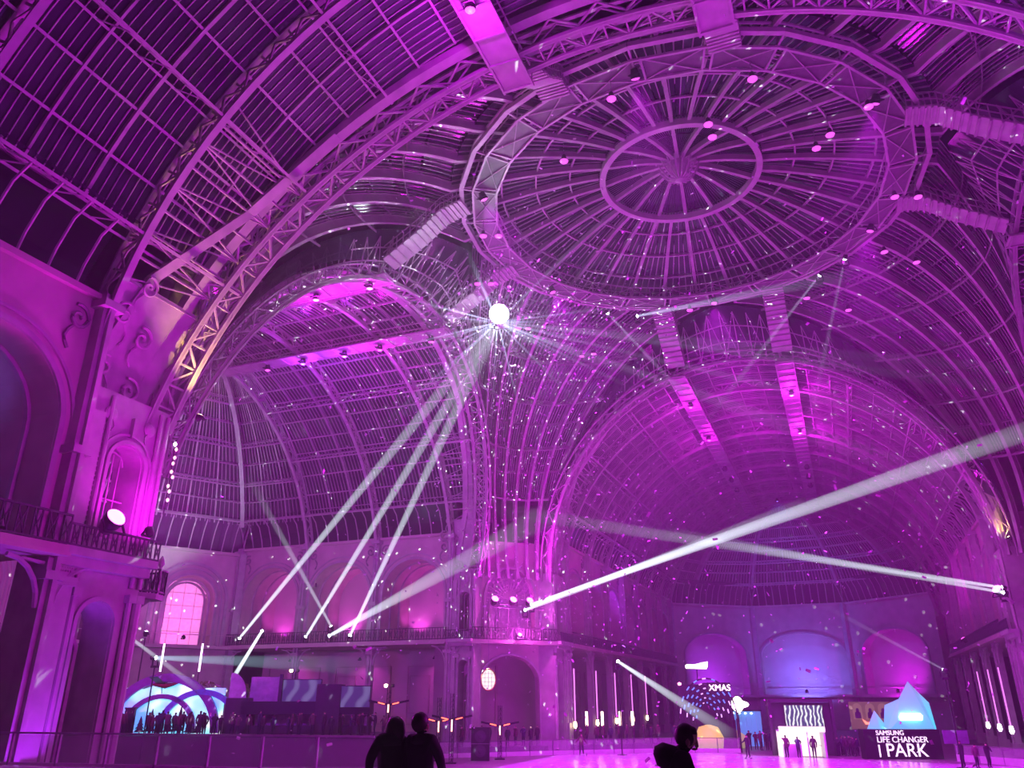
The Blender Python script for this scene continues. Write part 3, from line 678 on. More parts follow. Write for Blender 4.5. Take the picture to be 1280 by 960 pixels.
for (x, y), lb in zip(((-23.1, 20.2), (-21.8, 21.5), (-20.6, 22.7)), ('pink lamp of the corner tower beside the slim pier', 'pink lamp at the middle of the corner tower', 'pink lamp of the corner tower where the long beams start')):
    flood('tower_lamp', (x, y, 11.9), (.6, -.6, .6), lb, L_PINK, 9000, MAG, 'SPOT', 165, .34, group='lamps on the corner tower')
flood('added_ledge_lamp', (-17.5, -26.0, 9.3), (-.6, .1, .8), 'small added magenta spill lamp beside the blazing floodlight on the pier ledge', L_MAG, 900, MAG, 'SPOT', 150, .16, cat='lamp')  # added to put the floodlight's pink spill on the pier
flood('added_terrace_flood', (17.2, -28.4, 9.6), (-27, -3.5, -8), 'added unseen magenta flood on the near pier lighting the terrace', L_MAG, 16000, MAG, 'SPOT', 70, .3)  # added lamp out of view, brightens the terrace floor
flood('added_balcony_lamp', (-21.2, 21.6, ZB + .75), (.5, -.6, .5), 'small added pink lamp brightening the corner facade below the tower lamps', L_PINK, 2200, PINK, 'POINT', r=.2)  # added to light the corner facade around the tower
flood('pier_floodlight', (17.9, 23.4, 11.2), (-.6, -.6, .6), 'pink floodlight cut by the picture edge on the far pier', L_PINK, 10000, MAG, 'SPOT', 165, .36)
flood('pier_floodlight', (17.6, -26.9, 9.8), (-.6, .5, .7), 'pink floodlight on the near pier outside the picture', L_PINK, 12000, MAG, 'SPOT', 165, .36)
# ridge lamps
for loc, lb, pw, ln, c in (((-26.3, -6.3, 30.7), 'bright magenta lamp under the side-wing catwalk near the big arch', 2600, L_PINK, MAG), ((-21.7, -6.3, 30.7), 'smaller magenta lamp under the side-wing catwalk toward the gallery', 1400, L_PINK, MAG),
        ((-38.2, 3.2, 30.7), 'first small lamp on the lit side-wing catwalk, from its outer end', 0, L_MAG, MAG), ((-34.4, 3.2, 30.7), 'violet lamp second from the outer end of the side-wing catwalk', 1600, L_VIO, VIO),
        ((-30.1, 3.2, 30.7), 'bluish lamp in the middle of the side-wing catwalk', 1600, L_VIO, VIO), ((-26.6, 3.2, 30.7), 'pink lamp on the side-wing catwalk before the mirror ball', 1400, L_MAG, MAG), ((-21.8, 3.4, 30.7), 'small pink lamp on the side-wing catwalk nearest the mirror ball', 0, L_MAG, MAG),
        ((5.0, 27.5, 30.7), 'brightest magenta lamp on the far vault catwalk', 2800, L_PINK, MAG), ((5.1, 40.1, 30.7), 'second magenta lamp further along the same far catwalk', 2600, L_PINK, MAG),
        ((-4.7, 27.2, 30.7), 'magenta lamp on the other far catwalk near the dome', 1800, L_MAG, MAG), ((-4.7, 38.9, 30.7), 'small magenta lamp deeper along the darker far catwalk', 1600, L_MAG, MAG),
        ((-4.7, -25.7, 30.7), 'hazy magenta lamp overhead at the top of the picture', 1700, L_MAG, PUR)):
    flood('catwalk_lamp', loc, (0, .1, -1), lb, ln, pw, c, 'POINT', r=.24, cat='lamp')
# dark loudspeaker-like lamp strings at the far catwalk end
for k, (x, y) in enumerate(((5.1, 55), (5.1, 60), (5.1, 65), (-4.7, 52), (-4.7, 58), (-4.7, 64))):
    flood('catwalk_projector', (x, y, 30.5), (0, .1, -1), 'unlit dark projector hanging in a row under the far end of the catwalks', mat('unlit_lens', (.1, .1, .14), .2), r=.3, cat='projector', group='unlit projectors on far catwalks')
# ice wash from the round gallery
for k in range(6):
    a = 2 * pi * (k + .5) / 6; p = V(cos(a) * 14.3, sin(a) * 14.3, ZG - .5)
    flood('gallery_floodlight', p, V(-cos(a) * 12, -sin(a) * 14.3 + 11, -ZG), 'magenta floodlight under the round gallery washing the ice', L_SOFT, 40000, PUR, 'SPOT', 70, .26, group='gallery floods aimed at the ice')
# pendant pairs under dome and gallery
pend = [(-13.74, -4.23), (-12.72, -3.81), (-17.02, 2.0), (-16.0, 2.41), (-16.98, 10.83), (-16.18, 11.16), (-5.62, -10.07), (13.66, 1.8), (15.1, 2.38), (13.26, 9.08), (15.6, 11.64), (3.24, -10.07), (3.29, -8.85), (9.0, -5.43), (9.8, -6.43), (6.02, -12.81), (11.88, -8.13), (10.72, 18.22), (-1.96, 13.07), (-12.27, 18.81), (-13.53, 18.92), (-1.44, -14.22), (7.5, 14.58)]
plab = ['beside the gallery above the mirror ball, outer of the pair', 'beside the gallery above the mirror ball, inner of the pair', 'just above the mirror ball, outer of two', 'just above the mirror ball, inner of two', 'just beside the mirror ball, nearer of two', 'just beside the mirror ball, further of two', 'hanging under the dome ribs left of the hub', 'at the gallery by the upper catwalk bridge, inner of two', 'at the gallery by the upper catwalk bridge, outer of two',
        'between the two catwalk bridges near the gallery', 'below the lower catwalk bridge outside the gallery', 'hanging next to the hub, upper of two', 'hanging next to the hub, lower of two', 'under the dome ribs right of the hub, lower', 'under the dome ribs right of the hub, upper', 'on the near side of the gallery, close to the top', 'on the gallery at upper right by a dark clamp', 'among the ribs below the gallery toward the far pier', 'at the far side of the gallery under the dome', 'over the far-left corner ribs, inner of two', 'over the far-left corner ribs, outer of two', 'on the near gallery by the catwalk bridge', 'at the far gallery edge toward the far pier']
proto = None
for (x, y), lb in zip(pend, plab):
    if proto is None:
        proto = empty('pendant_lamp', (x, y, 34.4)); m = MB(); m.tube([(0, 0, .45), (0, 0, 1.3)], .025, 5); m.build('cable', CABLE, proto)
        m = MB(); m.lathe([(.08, .45), (.13, .4), (.16, .16), (.26, .04), (.28, 0)], n=14); m.build('housing', DARK, proto, smooth=True)
        m = MB(); m.lathe([(.27, 0), (.25, -.05), (.15, -.09), (.01, -.1)], n=14); m.build('lens', L_SOFT, proto, smooth=True); o = proto
    else: o = copy_tree(proto); o.location = (x, y, 34.4)
    tag(o, 'pink disc pendant lamp ' + lb, 'pendant lamp', 'pendant lamps under the dome')
# gallery uplights on the arcade walls
up = []
for s in (29.3, 33.2, 37.6, 41.3, 45.9, 49.9): up.append(('left', 1, s, PINK, 750, 'pink uplight on the balcony floor washing the side-wing wall'))
for s in (30.2, 34, 38, 41, 46, 53): up.append(('far', -1, s, VIO if s > 32 else MAG, 600, 'violet uplight on the balcony of the far arcade'))
for s in (33, 46): up.append(('far', 1, s, MAG, 500, 'magenta uplight on the balcony opposite the far arcade'))
up.append(('near', -1, 32.5, BLU, 700, 'blue uplight inside the tall near arch'))
for a, sd, s, c, pw, lb in up:
    L = arm_map(a); p = L(s, 23.2 * sd, ZB + .55); n = L(0, sd, 0)
    flood('wall_uplight', p, (n.x * .22, n.y * .22, 1), lb, L_MAG if c != BLU else L_BLUE, pw, c, 'SPOT', 95, .14, group='uplights on the ' + a + ' arcade')
for s, pw in ((30.4, 260), (38.8, 260), (47.2, 200)):
    p = arm_map('left')(s, 22.6, 6.9); flood('downlight', p, (0, .5, -1), 'small lamp under the side-wing balcony lighting the wall below', L_SOFT, pw, PINK, 'SPOT', 120, .12, cat='lamp', group='lamps under the side-wing balcony')
# blue and violet floods on the end wall
for x, c, pw, lb in ((-12.5, VIO, 3000, 'violet flood on the end-wall balcony before the first arch'), (0, BLU, 6000, 'blue flood on the end-wall balcony before the middle arch'), (12.5, PUR, 2600, 'purple flood on the end-wall balcony before the last arch')):
    flood('end_wall_flood', (x, 83.5 if x else 87.5, 4.4), (0, .8, .5), lb, L_BLUE if x == 0 else L_VIO, pw, c, 'SPOT', 140, .2)
flood('end_wall_flood', (0, 74, 31.0), (0, .5, -1), 'blue flood hung at the end of the far vault', L_BLUE, 8000, BLU, 'SPOT', 130, .2)
for loc, d, c, pw, lb in (((-30, -16.5, 8.8), (-.15, .9, .45), VIO, 15000, 'added unseen violet flood high on a mast behind the big pier'), ((-46, -16.5, 8.8), (.0, .9, .45), PINK, 11000, 'added unseen pink flood high on a second mast behind the big pier'), ((17.6, -31, 9.4), (-.5, -.2, .9), VIO, 14000, 'added unseen violet flood on the opposite near balcony'), ((-17.5, 45, 8.9), (.5, .1, .8), VIO, 5000, 'added violet fill flood on the far arcade balcony'), ((17.5, 45, 8.9), (-.5, .1, .8), MAG, 3500, 'added magenta fill flood on the opposite far balcony')):
    flood('added_vault_flood', loc, d, lb, L_VIO if c == VIO else L_MAG, pw, c, 'SPOT', 150, .24)  # added fill floods that brighten the vaults and side-wing wall
for x in (-30, -46):  # added masts carrying the unseen side-wing floods
    t = tag(empty('added_flood_mast', (x, -16.5, GR)), 'added tall mast holding the %s flood behind the big pier' % ('violet' if x == -30 else 'pink'), 'mast'); m = MB(); m.tube([(0, 0, 0), (0, 0, 9.6)], .07, 6); m.build('pole', DARK, t); m = MB(); m.box((0, 0, .05), (1, 1, .1)); m.build('base_plate', DARK, t)
# added cool flood and its mast, brightening the side-wing end glazing
flood('added_glazing_flood', (-52.0, 7.6, ZB + .9), (-.12, .18, 1), 'added cool white flood grazing the curved glazing of the side-wing end', L_WHITE, 6000, COOL, 'SPOT', 75, .2)
t = tag(empty('added_flood_mast', (-52.0, 7.6, GR)), 'added tall mast holding the cool flood before the glowing arched window', 'mast'); m = MB(); m.tube([(0, 0, 0), (0, 0, 9.6)], .06, 6); m.build('pole', DARK, t); m = MB(); m.box((0, 0, .05), (1, 1, .1)); m.build('base_plate', DARK, t)
# glowing window flood
flood('window_uplight', (-52.8, 13.0, ZB + .9), (-.8, .2, .7), 'pink flood in front of the glowing arched window', L_MAG, 600, PINK, 'SPOT', 130, .16)
# base uplights of the piers
for loc, d, c, pw, lb in (((-17.6, -28.3, GR + .6), (-.16, .0, 1), VIO, 2600, 'violet floor spot grazing the riveted pilaster'), ((-18.3, 23.2, GR + .4), (-.13, .12, 1), PINK, 900, 'pink floor spot at the foot of the far pier'), ((-23.6, 17.9, GR + .4), (-.12, .1, 1), PINK, 900, 'pink floor spot at the foot of the slim pier'), ((18.2, 23.2, GR + .4), (.13, .12, 1), MAG, 900, 'magenta floor spot at the foot of the other far pier')):
    flood('floor_spot', loc, d, lb, L_SOFT, pw, c, 'SPOT', 60, .16, cat='spotlight')
flood('warm_spot', (-17.9, -24.0, 14.6), (.25, .1, 1), 'warm yellow spot lighting the lattice above the riveted pier', L_WARM, 2600, WARM, 'SPOT', 110, .14, cat='spotlight')
flood('warm_spot', (19.6, 23.9, 15.2), (-.4, -.1, 1), 'warm yellow spot lighting the lattice above the far pier', L_WARM, 700, WARM, 'SPOT', 100, .14, cat='spotlight')
flood('red_spot', (-20.3, -29.6, 17.4), (-.2, .1, 1), 'red spot behind the near apron bars', glow('lens_red', (1, .08, .05), 6), 260, (1, .03, .1), 'SPOT', 120, .12, cat='spotlight')

# ------------------------------------------------------------------ light beams drawn as self-glowing cone volumes
BEAMS = {}
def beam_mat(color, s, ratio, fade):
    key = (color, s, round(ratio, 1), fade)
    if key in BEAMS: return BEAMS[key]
    m = bpy.data.materials.new('emissive_beam_volume'); m.use_nodes = True; nt = m.node_tree; nt.nodes.clear()
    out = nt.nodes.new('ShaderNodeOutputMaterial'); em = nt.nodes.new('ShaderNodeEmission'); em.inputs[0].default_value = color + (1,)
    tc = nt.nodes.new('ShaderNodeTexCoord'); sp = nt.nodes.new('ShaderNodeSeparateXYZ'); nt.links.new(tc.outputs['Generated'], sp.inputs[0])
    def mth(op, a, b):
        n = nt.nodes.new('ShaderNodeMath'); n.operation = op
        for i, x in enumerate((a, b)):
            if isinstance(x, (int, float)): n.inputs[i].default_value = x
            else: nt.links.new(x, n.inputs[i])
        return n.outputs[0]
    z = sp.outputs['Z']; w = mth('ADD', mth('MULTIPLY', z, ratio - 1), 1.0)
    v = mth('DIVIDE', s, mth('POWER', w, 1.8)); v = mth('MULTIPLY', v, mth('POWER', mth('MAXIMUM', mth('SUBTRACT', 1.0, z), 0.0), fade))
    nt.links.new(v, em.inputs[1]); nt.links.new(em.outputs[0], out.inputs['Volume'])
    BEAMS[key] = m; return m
def cone(parent, length, r0, r1, color, s, fade=.5, q=None, n=10):  # volume emission imitates lamp light scattered by the haze
    m = MB(); m.lathe([(r0, .0), (r1, length)], n=n); o = m.build('emissive_beam', beam_mat(color, s, r1 / r0, fade), parent)
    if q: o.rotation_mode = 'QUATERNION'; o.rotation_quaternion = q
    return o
def moving_head(loc, tgt, label, r0=.12, r1=.3, s=6., color=COOL, fade=.4, group=None, rot=0):
    loc, tgt = Vector(loc), Vector(tgt); d = tgt - loc; q = look(d)
    t = tag(empty('beam_projector', loc), label, 'stage light', group)
    M = q.to_matrix().to_4x4()
    m = MB(); m.lathe([(.1, -.4), (.17, -.36), (.18, -.1), (.15, -.02)], n=12, M=M); m.build('head', DARK, t, smooth=True)
    m = MB(); m.box((0, 0, -.62), (.42, .36, .16)); m.bar((-.24, 0, -.55), (-.24, 0, -.15), .06, .12); m.bar((.24, 0, -.55), (.24, 0, -.15), .06, .12); m.build('base', DARK, t)
    m = MB(); m.lathe([(.14, -.02), (.1, .03), (.01, .05)], n=12, M=M); m.build('lens', L_WHITE, t)
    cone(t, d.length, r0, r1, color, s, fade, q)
    return t
BALL = V(-14.28, -.23, 29.4)
W1 = (.80, .92, 1.0); W2 = (.62, .72, 1.0); WV = (.72, .62, 1.0)
hd = [(-50.63, 18.4, 9.0), (-42.5, 18.4, 8.94), (-37.42, 18.4, 8.94), (-39.8, 18.4, 8.95), (-39.7, 18.4, 9.86), (-47.91, 18.4, 9.62)]
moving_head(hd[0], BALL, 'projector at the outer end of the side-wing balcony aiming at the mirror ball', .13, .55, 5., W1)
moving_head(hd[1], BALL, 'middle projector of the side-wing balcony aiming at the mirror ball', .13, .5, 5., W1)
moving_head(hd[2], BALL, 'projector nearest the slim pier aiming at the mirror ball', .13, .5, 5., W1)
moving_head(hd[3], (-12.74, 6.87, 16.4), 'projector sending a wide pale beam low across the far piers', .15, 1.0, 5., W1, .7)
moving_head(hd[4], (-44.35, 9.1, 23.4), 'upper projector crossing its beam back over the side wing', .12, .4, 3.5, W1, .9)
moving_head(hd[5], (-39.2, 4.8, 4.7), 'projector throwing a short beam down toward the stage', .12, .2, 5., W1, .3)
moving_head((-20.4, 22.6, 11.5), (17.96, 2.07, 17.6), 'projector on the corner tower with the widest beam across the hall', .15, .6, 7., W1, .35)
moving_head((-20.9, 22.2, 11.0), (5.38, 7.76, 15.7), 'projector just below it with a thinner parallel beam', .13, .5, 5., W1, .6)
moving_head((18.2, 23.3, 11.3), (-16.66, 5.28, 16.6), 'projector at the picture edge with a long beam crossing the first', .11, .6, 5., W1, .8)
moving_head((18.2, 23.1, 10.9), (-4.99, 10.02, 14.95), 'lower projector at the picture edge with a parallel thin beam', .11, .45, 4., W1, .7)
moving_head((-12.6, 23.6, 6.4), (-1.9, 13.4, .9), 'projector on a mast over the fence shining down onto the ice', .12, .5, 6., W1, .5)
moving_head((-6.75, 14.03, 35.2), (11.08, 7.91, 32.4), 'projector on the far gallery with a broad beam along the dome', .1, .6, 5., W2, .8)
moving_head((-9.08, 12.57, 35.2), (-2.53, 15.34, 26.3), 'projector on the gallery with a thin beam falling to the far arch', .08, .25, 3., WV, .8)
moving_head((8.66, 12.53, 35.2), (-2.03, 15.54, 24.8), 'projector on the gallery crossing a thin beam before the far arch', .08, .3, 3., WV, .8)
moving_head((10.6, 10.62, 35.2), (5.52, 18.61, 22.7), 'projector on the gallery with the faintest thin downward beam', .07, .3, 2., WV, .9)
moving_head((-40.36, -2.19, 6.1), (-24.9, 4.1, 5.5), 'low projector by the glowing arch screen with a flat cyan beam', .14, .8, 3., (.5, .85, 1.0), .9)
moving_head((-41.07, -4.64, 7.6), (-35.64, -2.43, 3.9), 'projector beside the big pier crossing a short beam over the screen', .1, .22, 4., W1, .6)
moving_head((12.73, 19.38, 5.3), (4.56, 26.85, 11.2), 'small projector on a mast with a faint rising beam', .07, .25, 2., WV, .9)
for p in ((-12.6, 23.6, 6.4), (12.73, 19.38, 5.3)):
    t = tag(empty('projector_mast', (p[0], p[1], GR)), 'thin mast holding the projector over the rink fence' if p[0] < 0 else 'thin mast holding the small projector near the last arch', 'mast')
    m = MB(); m.tube([(0, 0, 0), (0, 0, p[2] - .7 - GR)], .05, 6); m.build('pole', DARK, t); m = MB(); m.box((0, 0, .04), (.7, .7, .08)); m.build('base_plate', DARK, t)
for p in ((-40.36, -2.19, 6.1), (-41.07, -4.64, 7.6)):
    t = tag(empty('projector_mast', (p[0], p[1], GR)), 'mast with the cyan beam projector behind the arch screen' if p[2] < 7 else 'taller mast beside the big pier with a crossing beam', 'mast')
    m = MB(); m.tube([(0, 0, 0), (0, 0, p[2] - .7 - GR)], .05, 6); m.build('pole', DARK, t); m = MB(); m.box((0, 0, .04), (.7, .7, .08)); m.build('base_plate', DARK, t)

# ------------------------------------------------------------------ mirror ball
ball = tag(empty('mirror_ball', BALL), 'dazzling white mirror ball hanging under the gallery with rays and glitter', 'mirror ball')
m = MB(); NB_, NL = 14, 24
for i in range(NB_):
    a0, a1 = pi * i / NB_ - pi / 2 + .012, pi * (i + 1) / NB_ - pi / 2 - .012
    for j in range(NL):
        b0, b1 = 2 * pi * j / NL + .015, 2 * pi * (j + 1) / NL - .015
        m.quad(*[(.62 * cos(a) * cos(b), .62 * cos(a) * sin(b), .62 * sin(a)) for a, b in ((a0, b0), (a0, b1), (a1, b1), (a1, b0))])
m.build('mirror_tiles', mat('mirror_tile', (.95, .96, 1.0), .08, 1.0, var=.02), ball, 'stuff')
m = MB(); m.lathe([(.05, -.6), (.35, -.5), (.6, 0), (.35, .5), (.05, .6)], n=20); m.build('core', DARK, ball)
m = MB(); m.tube([(0, 0, .6), (.1, .2, 6.2)], .02, 5); m.lathe([(.12, .58), (.12, .75), (.03, .8)], n=10); m.build('suspension', CABLE, ball)
st = flood('added_star_glare', BALL + V(.55, -1.0, .1), (.4, -.9, -.5), 'added white-hot lamp standing in for the glare of the mirror ball', glow('lens_star', (.85, 1.0, 1.0), 300), 250, (.75, .9, 1.0), 'POINT', r=.72)  # added lamp gives the white glare of the ball
for k in range(44):  # random glowing cones imitate the star-shaped glare
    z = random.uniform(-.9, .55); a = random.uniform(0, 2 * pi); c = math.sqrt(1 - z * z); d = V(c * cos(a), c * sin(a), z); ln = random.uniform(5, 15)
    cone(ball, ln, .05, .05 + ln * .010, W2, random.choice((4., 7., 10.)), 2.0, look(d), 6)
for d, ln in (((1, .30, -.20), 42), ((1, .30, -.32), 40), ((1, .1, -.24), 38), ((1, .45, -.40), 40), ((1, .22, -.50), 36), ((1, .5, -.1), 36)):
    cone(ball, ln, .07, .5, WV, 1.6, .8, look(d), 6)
# the tiles throw hundreds of light spots: one small lamp with a spotted beam pattern
gl = bpy.data.lights.new('mirror_ball_spots', 'POINT'); gl.energy = 240000; gl.color = (.85, .95, 1.0); gl.shadow_soft_size = .03; gl.use_nodes = True
nt = gl.node_tree; em = nt.nodes['Emission']; tc = nt.nodes.new('ShaderNodeTexCoord'); vo = nt.nodes.new('ShaderNodeTexVoronoi'); vo.inputs['Scale'].default_value = 46
nt.links.new(tc.outputs['Normal'], vo.inputs['Vector']); lt = nt.nodes.new('ShaderNodeMath'); lt.operation = 'LESS_THAN'; lt.inputs[1].default_value = .13
nt.links.new(vo.outputs['Distance'], lt.inputs[0]); nt.links.new(lt.outputs[0], em.inputs['Strength'])
go = bpy.data.objects.new('mirror_ball_spots', gl); col.objects.link(go); go.parent = ball; go.location = (-.1, -.1, -.95)

# ------------------------------------------------------------------ confetti in the air
m = MB(); rc = random.Random(3)
for k in range(3200):
    if k < 1200: c = BALL + V(rc.gauss(0, 5), rc.gauss(0, 5), rc.gauss(0, 4))
    elif k < 2000: c = V(rc.gauss(-17, 6), rc.gauss(16, 6), rc.uniform(6, 28))
    else: c = V(rc.uniform(-26, 18), rc.uniform(-24, 40), rc.uniform(1, 34))
    if c.z < .5 or (V(c.x, c.y, c.z) - cam.location).length < 24: continue
    s = rc.uniform(.03, .06); l = s * rc.uniform(1, 2.4); q = Quaternion((rc.gauss(0, 1), rc.gauss(0, 1), rc.gauss(0, 1), rc.gauss(0, 1))).normalized()
    m.quad(*[c + q @ V(a, b, e) for a, b, e in ((-l, -s, 0), (l, -s, .01), (l, s, 0), (-l, s, .015))])
for k in range(900):
    x, y = rc.uniform(-16, 15), rc.uniform(-10, 26); s = rc.uniform(.04, .1); a = rc.uniform(0, 6.3); u = V(cos(a), sin(a), 0) * s * rc.uniform(1, 3); w = V(-sin(a), cos(a), 0) * s; c = V(x, y, GR + .065)
    m.quad(c - u - w, c + u - w, c + u + w, c - u + w)
cf = m.build('confetti', mat('silver_confetti', (.9, .92, .95), .35, .0), kind='stuff'); tag(cf, 'white confetti flakes drifting through the whole hall', 'confetti')

# ------------------------------------------------------------------ balustrade, fence
CAMZ = R_(22.108)
PLEXI = mat('clear_screen', (.75, .75, .8), .12, alpha=.22, var=.03)
def run(name, label, cat, pts, z, h, step, board, glassh, topm):
    root = tag(empty(name, (pts[0][0], pts[0][1], z)), label, cat); O = V(pts[0][0], pts[0][1], 0)
    for p, q in zip(pts, pts[1:]):
        p, q = V(*p, 0) - O, V(*q, 0) - O; n = max(1, round((q - p).length / step)); e = (q - p) / n; u = e.normalized()
        for i in range(n):
            a, b = p + e * i, p + e * (i + 1)
            if board: m = MB(); m.bar(a + u * .03 + V(0, 0, board / 2), b - u * .03 + V(0, 0, board / 2), .06, board); m.build('board', WHITEP, root)
            m = MB(); m.bar(a + u * .05 + V(0, 0, board + glassh / 2), b - u * .05 + V(0, 0, board + glassh / 2), .02, glassh); m.build('glass_panel', PLEXI, root)
            m = MB(); m.bar(a, a + V(0, 0, h), .07, .07); m.build('post', topm, root)
        m = MB(); m.bar(p + V(0, 0, h), q + V(0, 0, h), .07, .05); m.build('top_rail', topm, root)
    return root
run('glass_balustrade', 'clear glass balustrade along the pale terrace in front of the pier', 'balustrade', [(-18.1, -30.7), (-5.4, -28.75)], 1.6, .85, 1.7, .08, .72, mat('rail_steel', (.5, .5, .55), .4, .3))
run('rink_fence', 'low translucent fence panels around the far side of the ice', 'fence', [(-26, 14.2), (-18.3, 21.9), (-9.5, 29.6), (-3.6, 31)], GR, 1.2, 2.0, .35, .8, CABLE)
run('rink_fence', 'low fence with white boards along the rink before the glowing iceberg', 'fence', [(13.2, 27.2), (17.4, 22.5), (17.4, 8)], GR, 1.2, 2.0, .5, .65, CABLE)

# ------------------------------------------------------------------ risers, glowing arch screen
m = MB(); m.prism([(-47.5, -3.2), (-23.5, 6.6), (-26.5, 14), (-50.5, 4.2)], 2.0, Matrix.Translation((0, 0, GR))); rs_ = m.build('stage_riser', STAGE, origin=(-37, 5, GR)); tag(rs_, 'wide dark riser carrying arch screen, bar and crowd', 'stage')
def loc_m(x, y, z, rz=CAMZ): return Matrix.Translation((x, y, z)) @ Matrix.Rotation(rz, 4, 'Z')
# arch screen
t = tag(empty('arch_screen', (-43.5, 3.0, .8), CAMZ), 'arched display glowing white and cyan behind purple hoops and tree silhouettes', 'display')
SCR = bpy.data.materials.new('cyan_screen'); SCR.use_nodes = True; nt = SCR.node_tree; b = nt.nodes['Principled BSDF']; tcn = nt.nodes.new('ShaderNodeTexCoord'); nz = nt.nodes.new('ShaderNodeTexNoise'); nz.inputs['Scale'].default_value = .35
rp = nt.nodes.new('ShaderNodeValToRGB'); rp.color_ramp.elements[0].position = .4; rp.color_ramp.elements[0].color = (.05, .35, .9, 1); rp.color_ramp.elements[1].position = .6; rp.color_ramp.elements[1].color = (.85, 1, .95, 1); e2 = rp.color_ramp.elements.new(.5); e2.color = (.15, .8, .95, 1)
nt.links.new(tcn.outputs['Object'], nz.inputs['Vector']); nt.links.new(nz.outputs['Fac'], rp.inputs[0]); nt.links.new(rp.outputs[0], b.inputs['Emission Color']); b.inputs['Emission Strength'].default_value = 1.6
Mx = Matrix.Rotation(R_(90), 4, 'X')
poly = [(-4.3, 0), (4.3, 0), (4.3, 3.3)] + [(4.3 - 8.6 * k / 12, 2.9 + .45 * sin(pi * k / 12) + .35 * abs(cos(pi * k / 6))) for k in range(1, 12)] + [(-4.3, 3.3)]
m = MB(); m.prism(poly, .12, Mx); m.build('screen_panel', SCR, t)
HOOP = mat('purple_hoop', (.25, .10, .42), .5)
for r, c0, w in ((3.9, -.3, .62), (2.6, -.5, .34), (2.9, 2.6, .4)):
    m = MB(); A = [pi * k / 24 for k in range(25)]; m.sweep([(c0 + r * cos(a), -.25, .05 + r * .95 * sin(a)) for a in A], [V(0, 1, 0)] * 25, [V(cos(a), 0, sin(a)) for a in A], .4, w)
    m.build('hoop', HOOP if r != 2.9 else mat('blue_hoop', (.2, .4, .8), .5), t)
for x, h in ((-1.7, 1.2), (-.9, 1.7), (-.2, 1.0), (.5, 1.4), (1.3, 1.9), (2.1, 1.1), (2.8, .9)):
    m = MB()
    for k in range(4): m.lathe([(.42 - .09 * k, h * (.12 + .2 * k)), (.02, h * (.12 + .2 * k) + h * .34)], (x, -.75, 0), 9)
    m.tube([(x, -.75, 0), (x, -.75, h * .3)], .05, 5); m.build('tree_silhouette', STAGE, t)
m = MB(); m.box((-2.4, -1.2, .9), (.75, .3, 1.8)); m.box((-2.4, -1.2, 1.85), (.85, .36, .1)); o = m.build('lectern', STAGE); o.matrix_world = loc_m(-43.5, 3., .8); tag(o, 'dark upright lectern panel in front of the glowing arch screen', 'lectern')
t = tag(empty('flying_ornament', (-44.0, 2.4, 4.35), CAMZ), 'dark red winged ornament gliding above the arch screen', 'ornament')
m = MB(); m.tube([(-1.1, 0, .1), (-.5, 0, 0), (.3, 0, -.1), (.9, 0, .02), (1.5, 0, .2)], [.03, .13, .2, .12, .02], 8); m.build('body', mat('dark_red_lacquer', (.25, .03, .05), .4), t, smooth=True)
for sg in (-1, 1):
    m = MB(); m.quad((-.3, 0, 0), (.35, 0, -.05), (.1, sg * 1.2, .55), (-.6, sg * 1.1, .5)); m.quad((-.3, 0, .03), (.35, 0, -.02), (.1, sg * 1.2, .58), (-.6, sg * 1.1, .53)); m.build('wing', DARK, t)
m = MB(); m.tube([(0, 0, 0), (0, .4, -1.0)], .03, 5); m.build('support_rod', DARK, t)
for px, lb in (((-46.6, 4.6), 'white light tube on a thin pole beside the pier above the arch screen'), ((-43.6, 5.8), 'white light tube on a thin pole over the middle of the arch screen')):
    t = tag(empty('light_tube', (px[0], px[1], 5.4)), lb, 'light tube'); m = MB(); m.tube([(0, 0, 0), (0, 0, 2.2)], .07, 8); m.build('tube', glow('tube_white', (1, .8, 1), 5), t); m = MB(); m.tube([(0, 0, GR - 5.4 + 2.0), (0, 0, 0)], .03, 5); m.build('pole', DARK, t)
# dry palms by the pier
FROND = mat('dry_frond', (.30, .17, .10), .7)
for x, y, z, h, lb in ((-45.5, 8.2, GR, 5.2, 'brownish palm standing behind the arch screen'), (-41.5, 9.8, GR, 5.0, 'brownish palm behind the screen toward the bar'), (-27.5, -23.5, GR, 5.4, 'palm seen through the dark pier doorway')):
    t = tag(empty('palm', (x, y, z)), lb, 'palm'); m = MB(); m.tube([(0, 0, .5), (.05, 0, h * .5), (0, .05, h)], [.16, .12, .1], 8); m.build('trunk', FROND, t)
    for k in range(13):
        a = 2 * pi * k / 13 + .2; rr = random.uniform(1.2, 1.8); m = MB(); P_ = [V(cos(a) * rr * f, sin(a) * rr * f, h + .9 * sin(f * 2.2) - .5 * f * f) for f in (0, .25, .5, .75, 1)]
        sd = V(-sin(a), cos(a), 0)
        m.sweep(P_, [sd] * 5, [V(0, 0, 1)] * 5, .04, .03)
        for f in range(1, 5):
            for sg in (-1, 1): m.quad(P_[f], P_[f] + sd * sg * .42 + V(0, 0, -.12), P_[f] + sd * sg * .40 + V(cos(a) * .12, sin(a) * .12, -.1), P_[f] + V(cos(a) * .1, sin(a) * .1, 0))
        m.build('frond', FROND, t)
    m = MB(); m.lathe([(.32, 0), (.4, .55), (.36, .55)], n=12); m.build('pot', DARK, t)

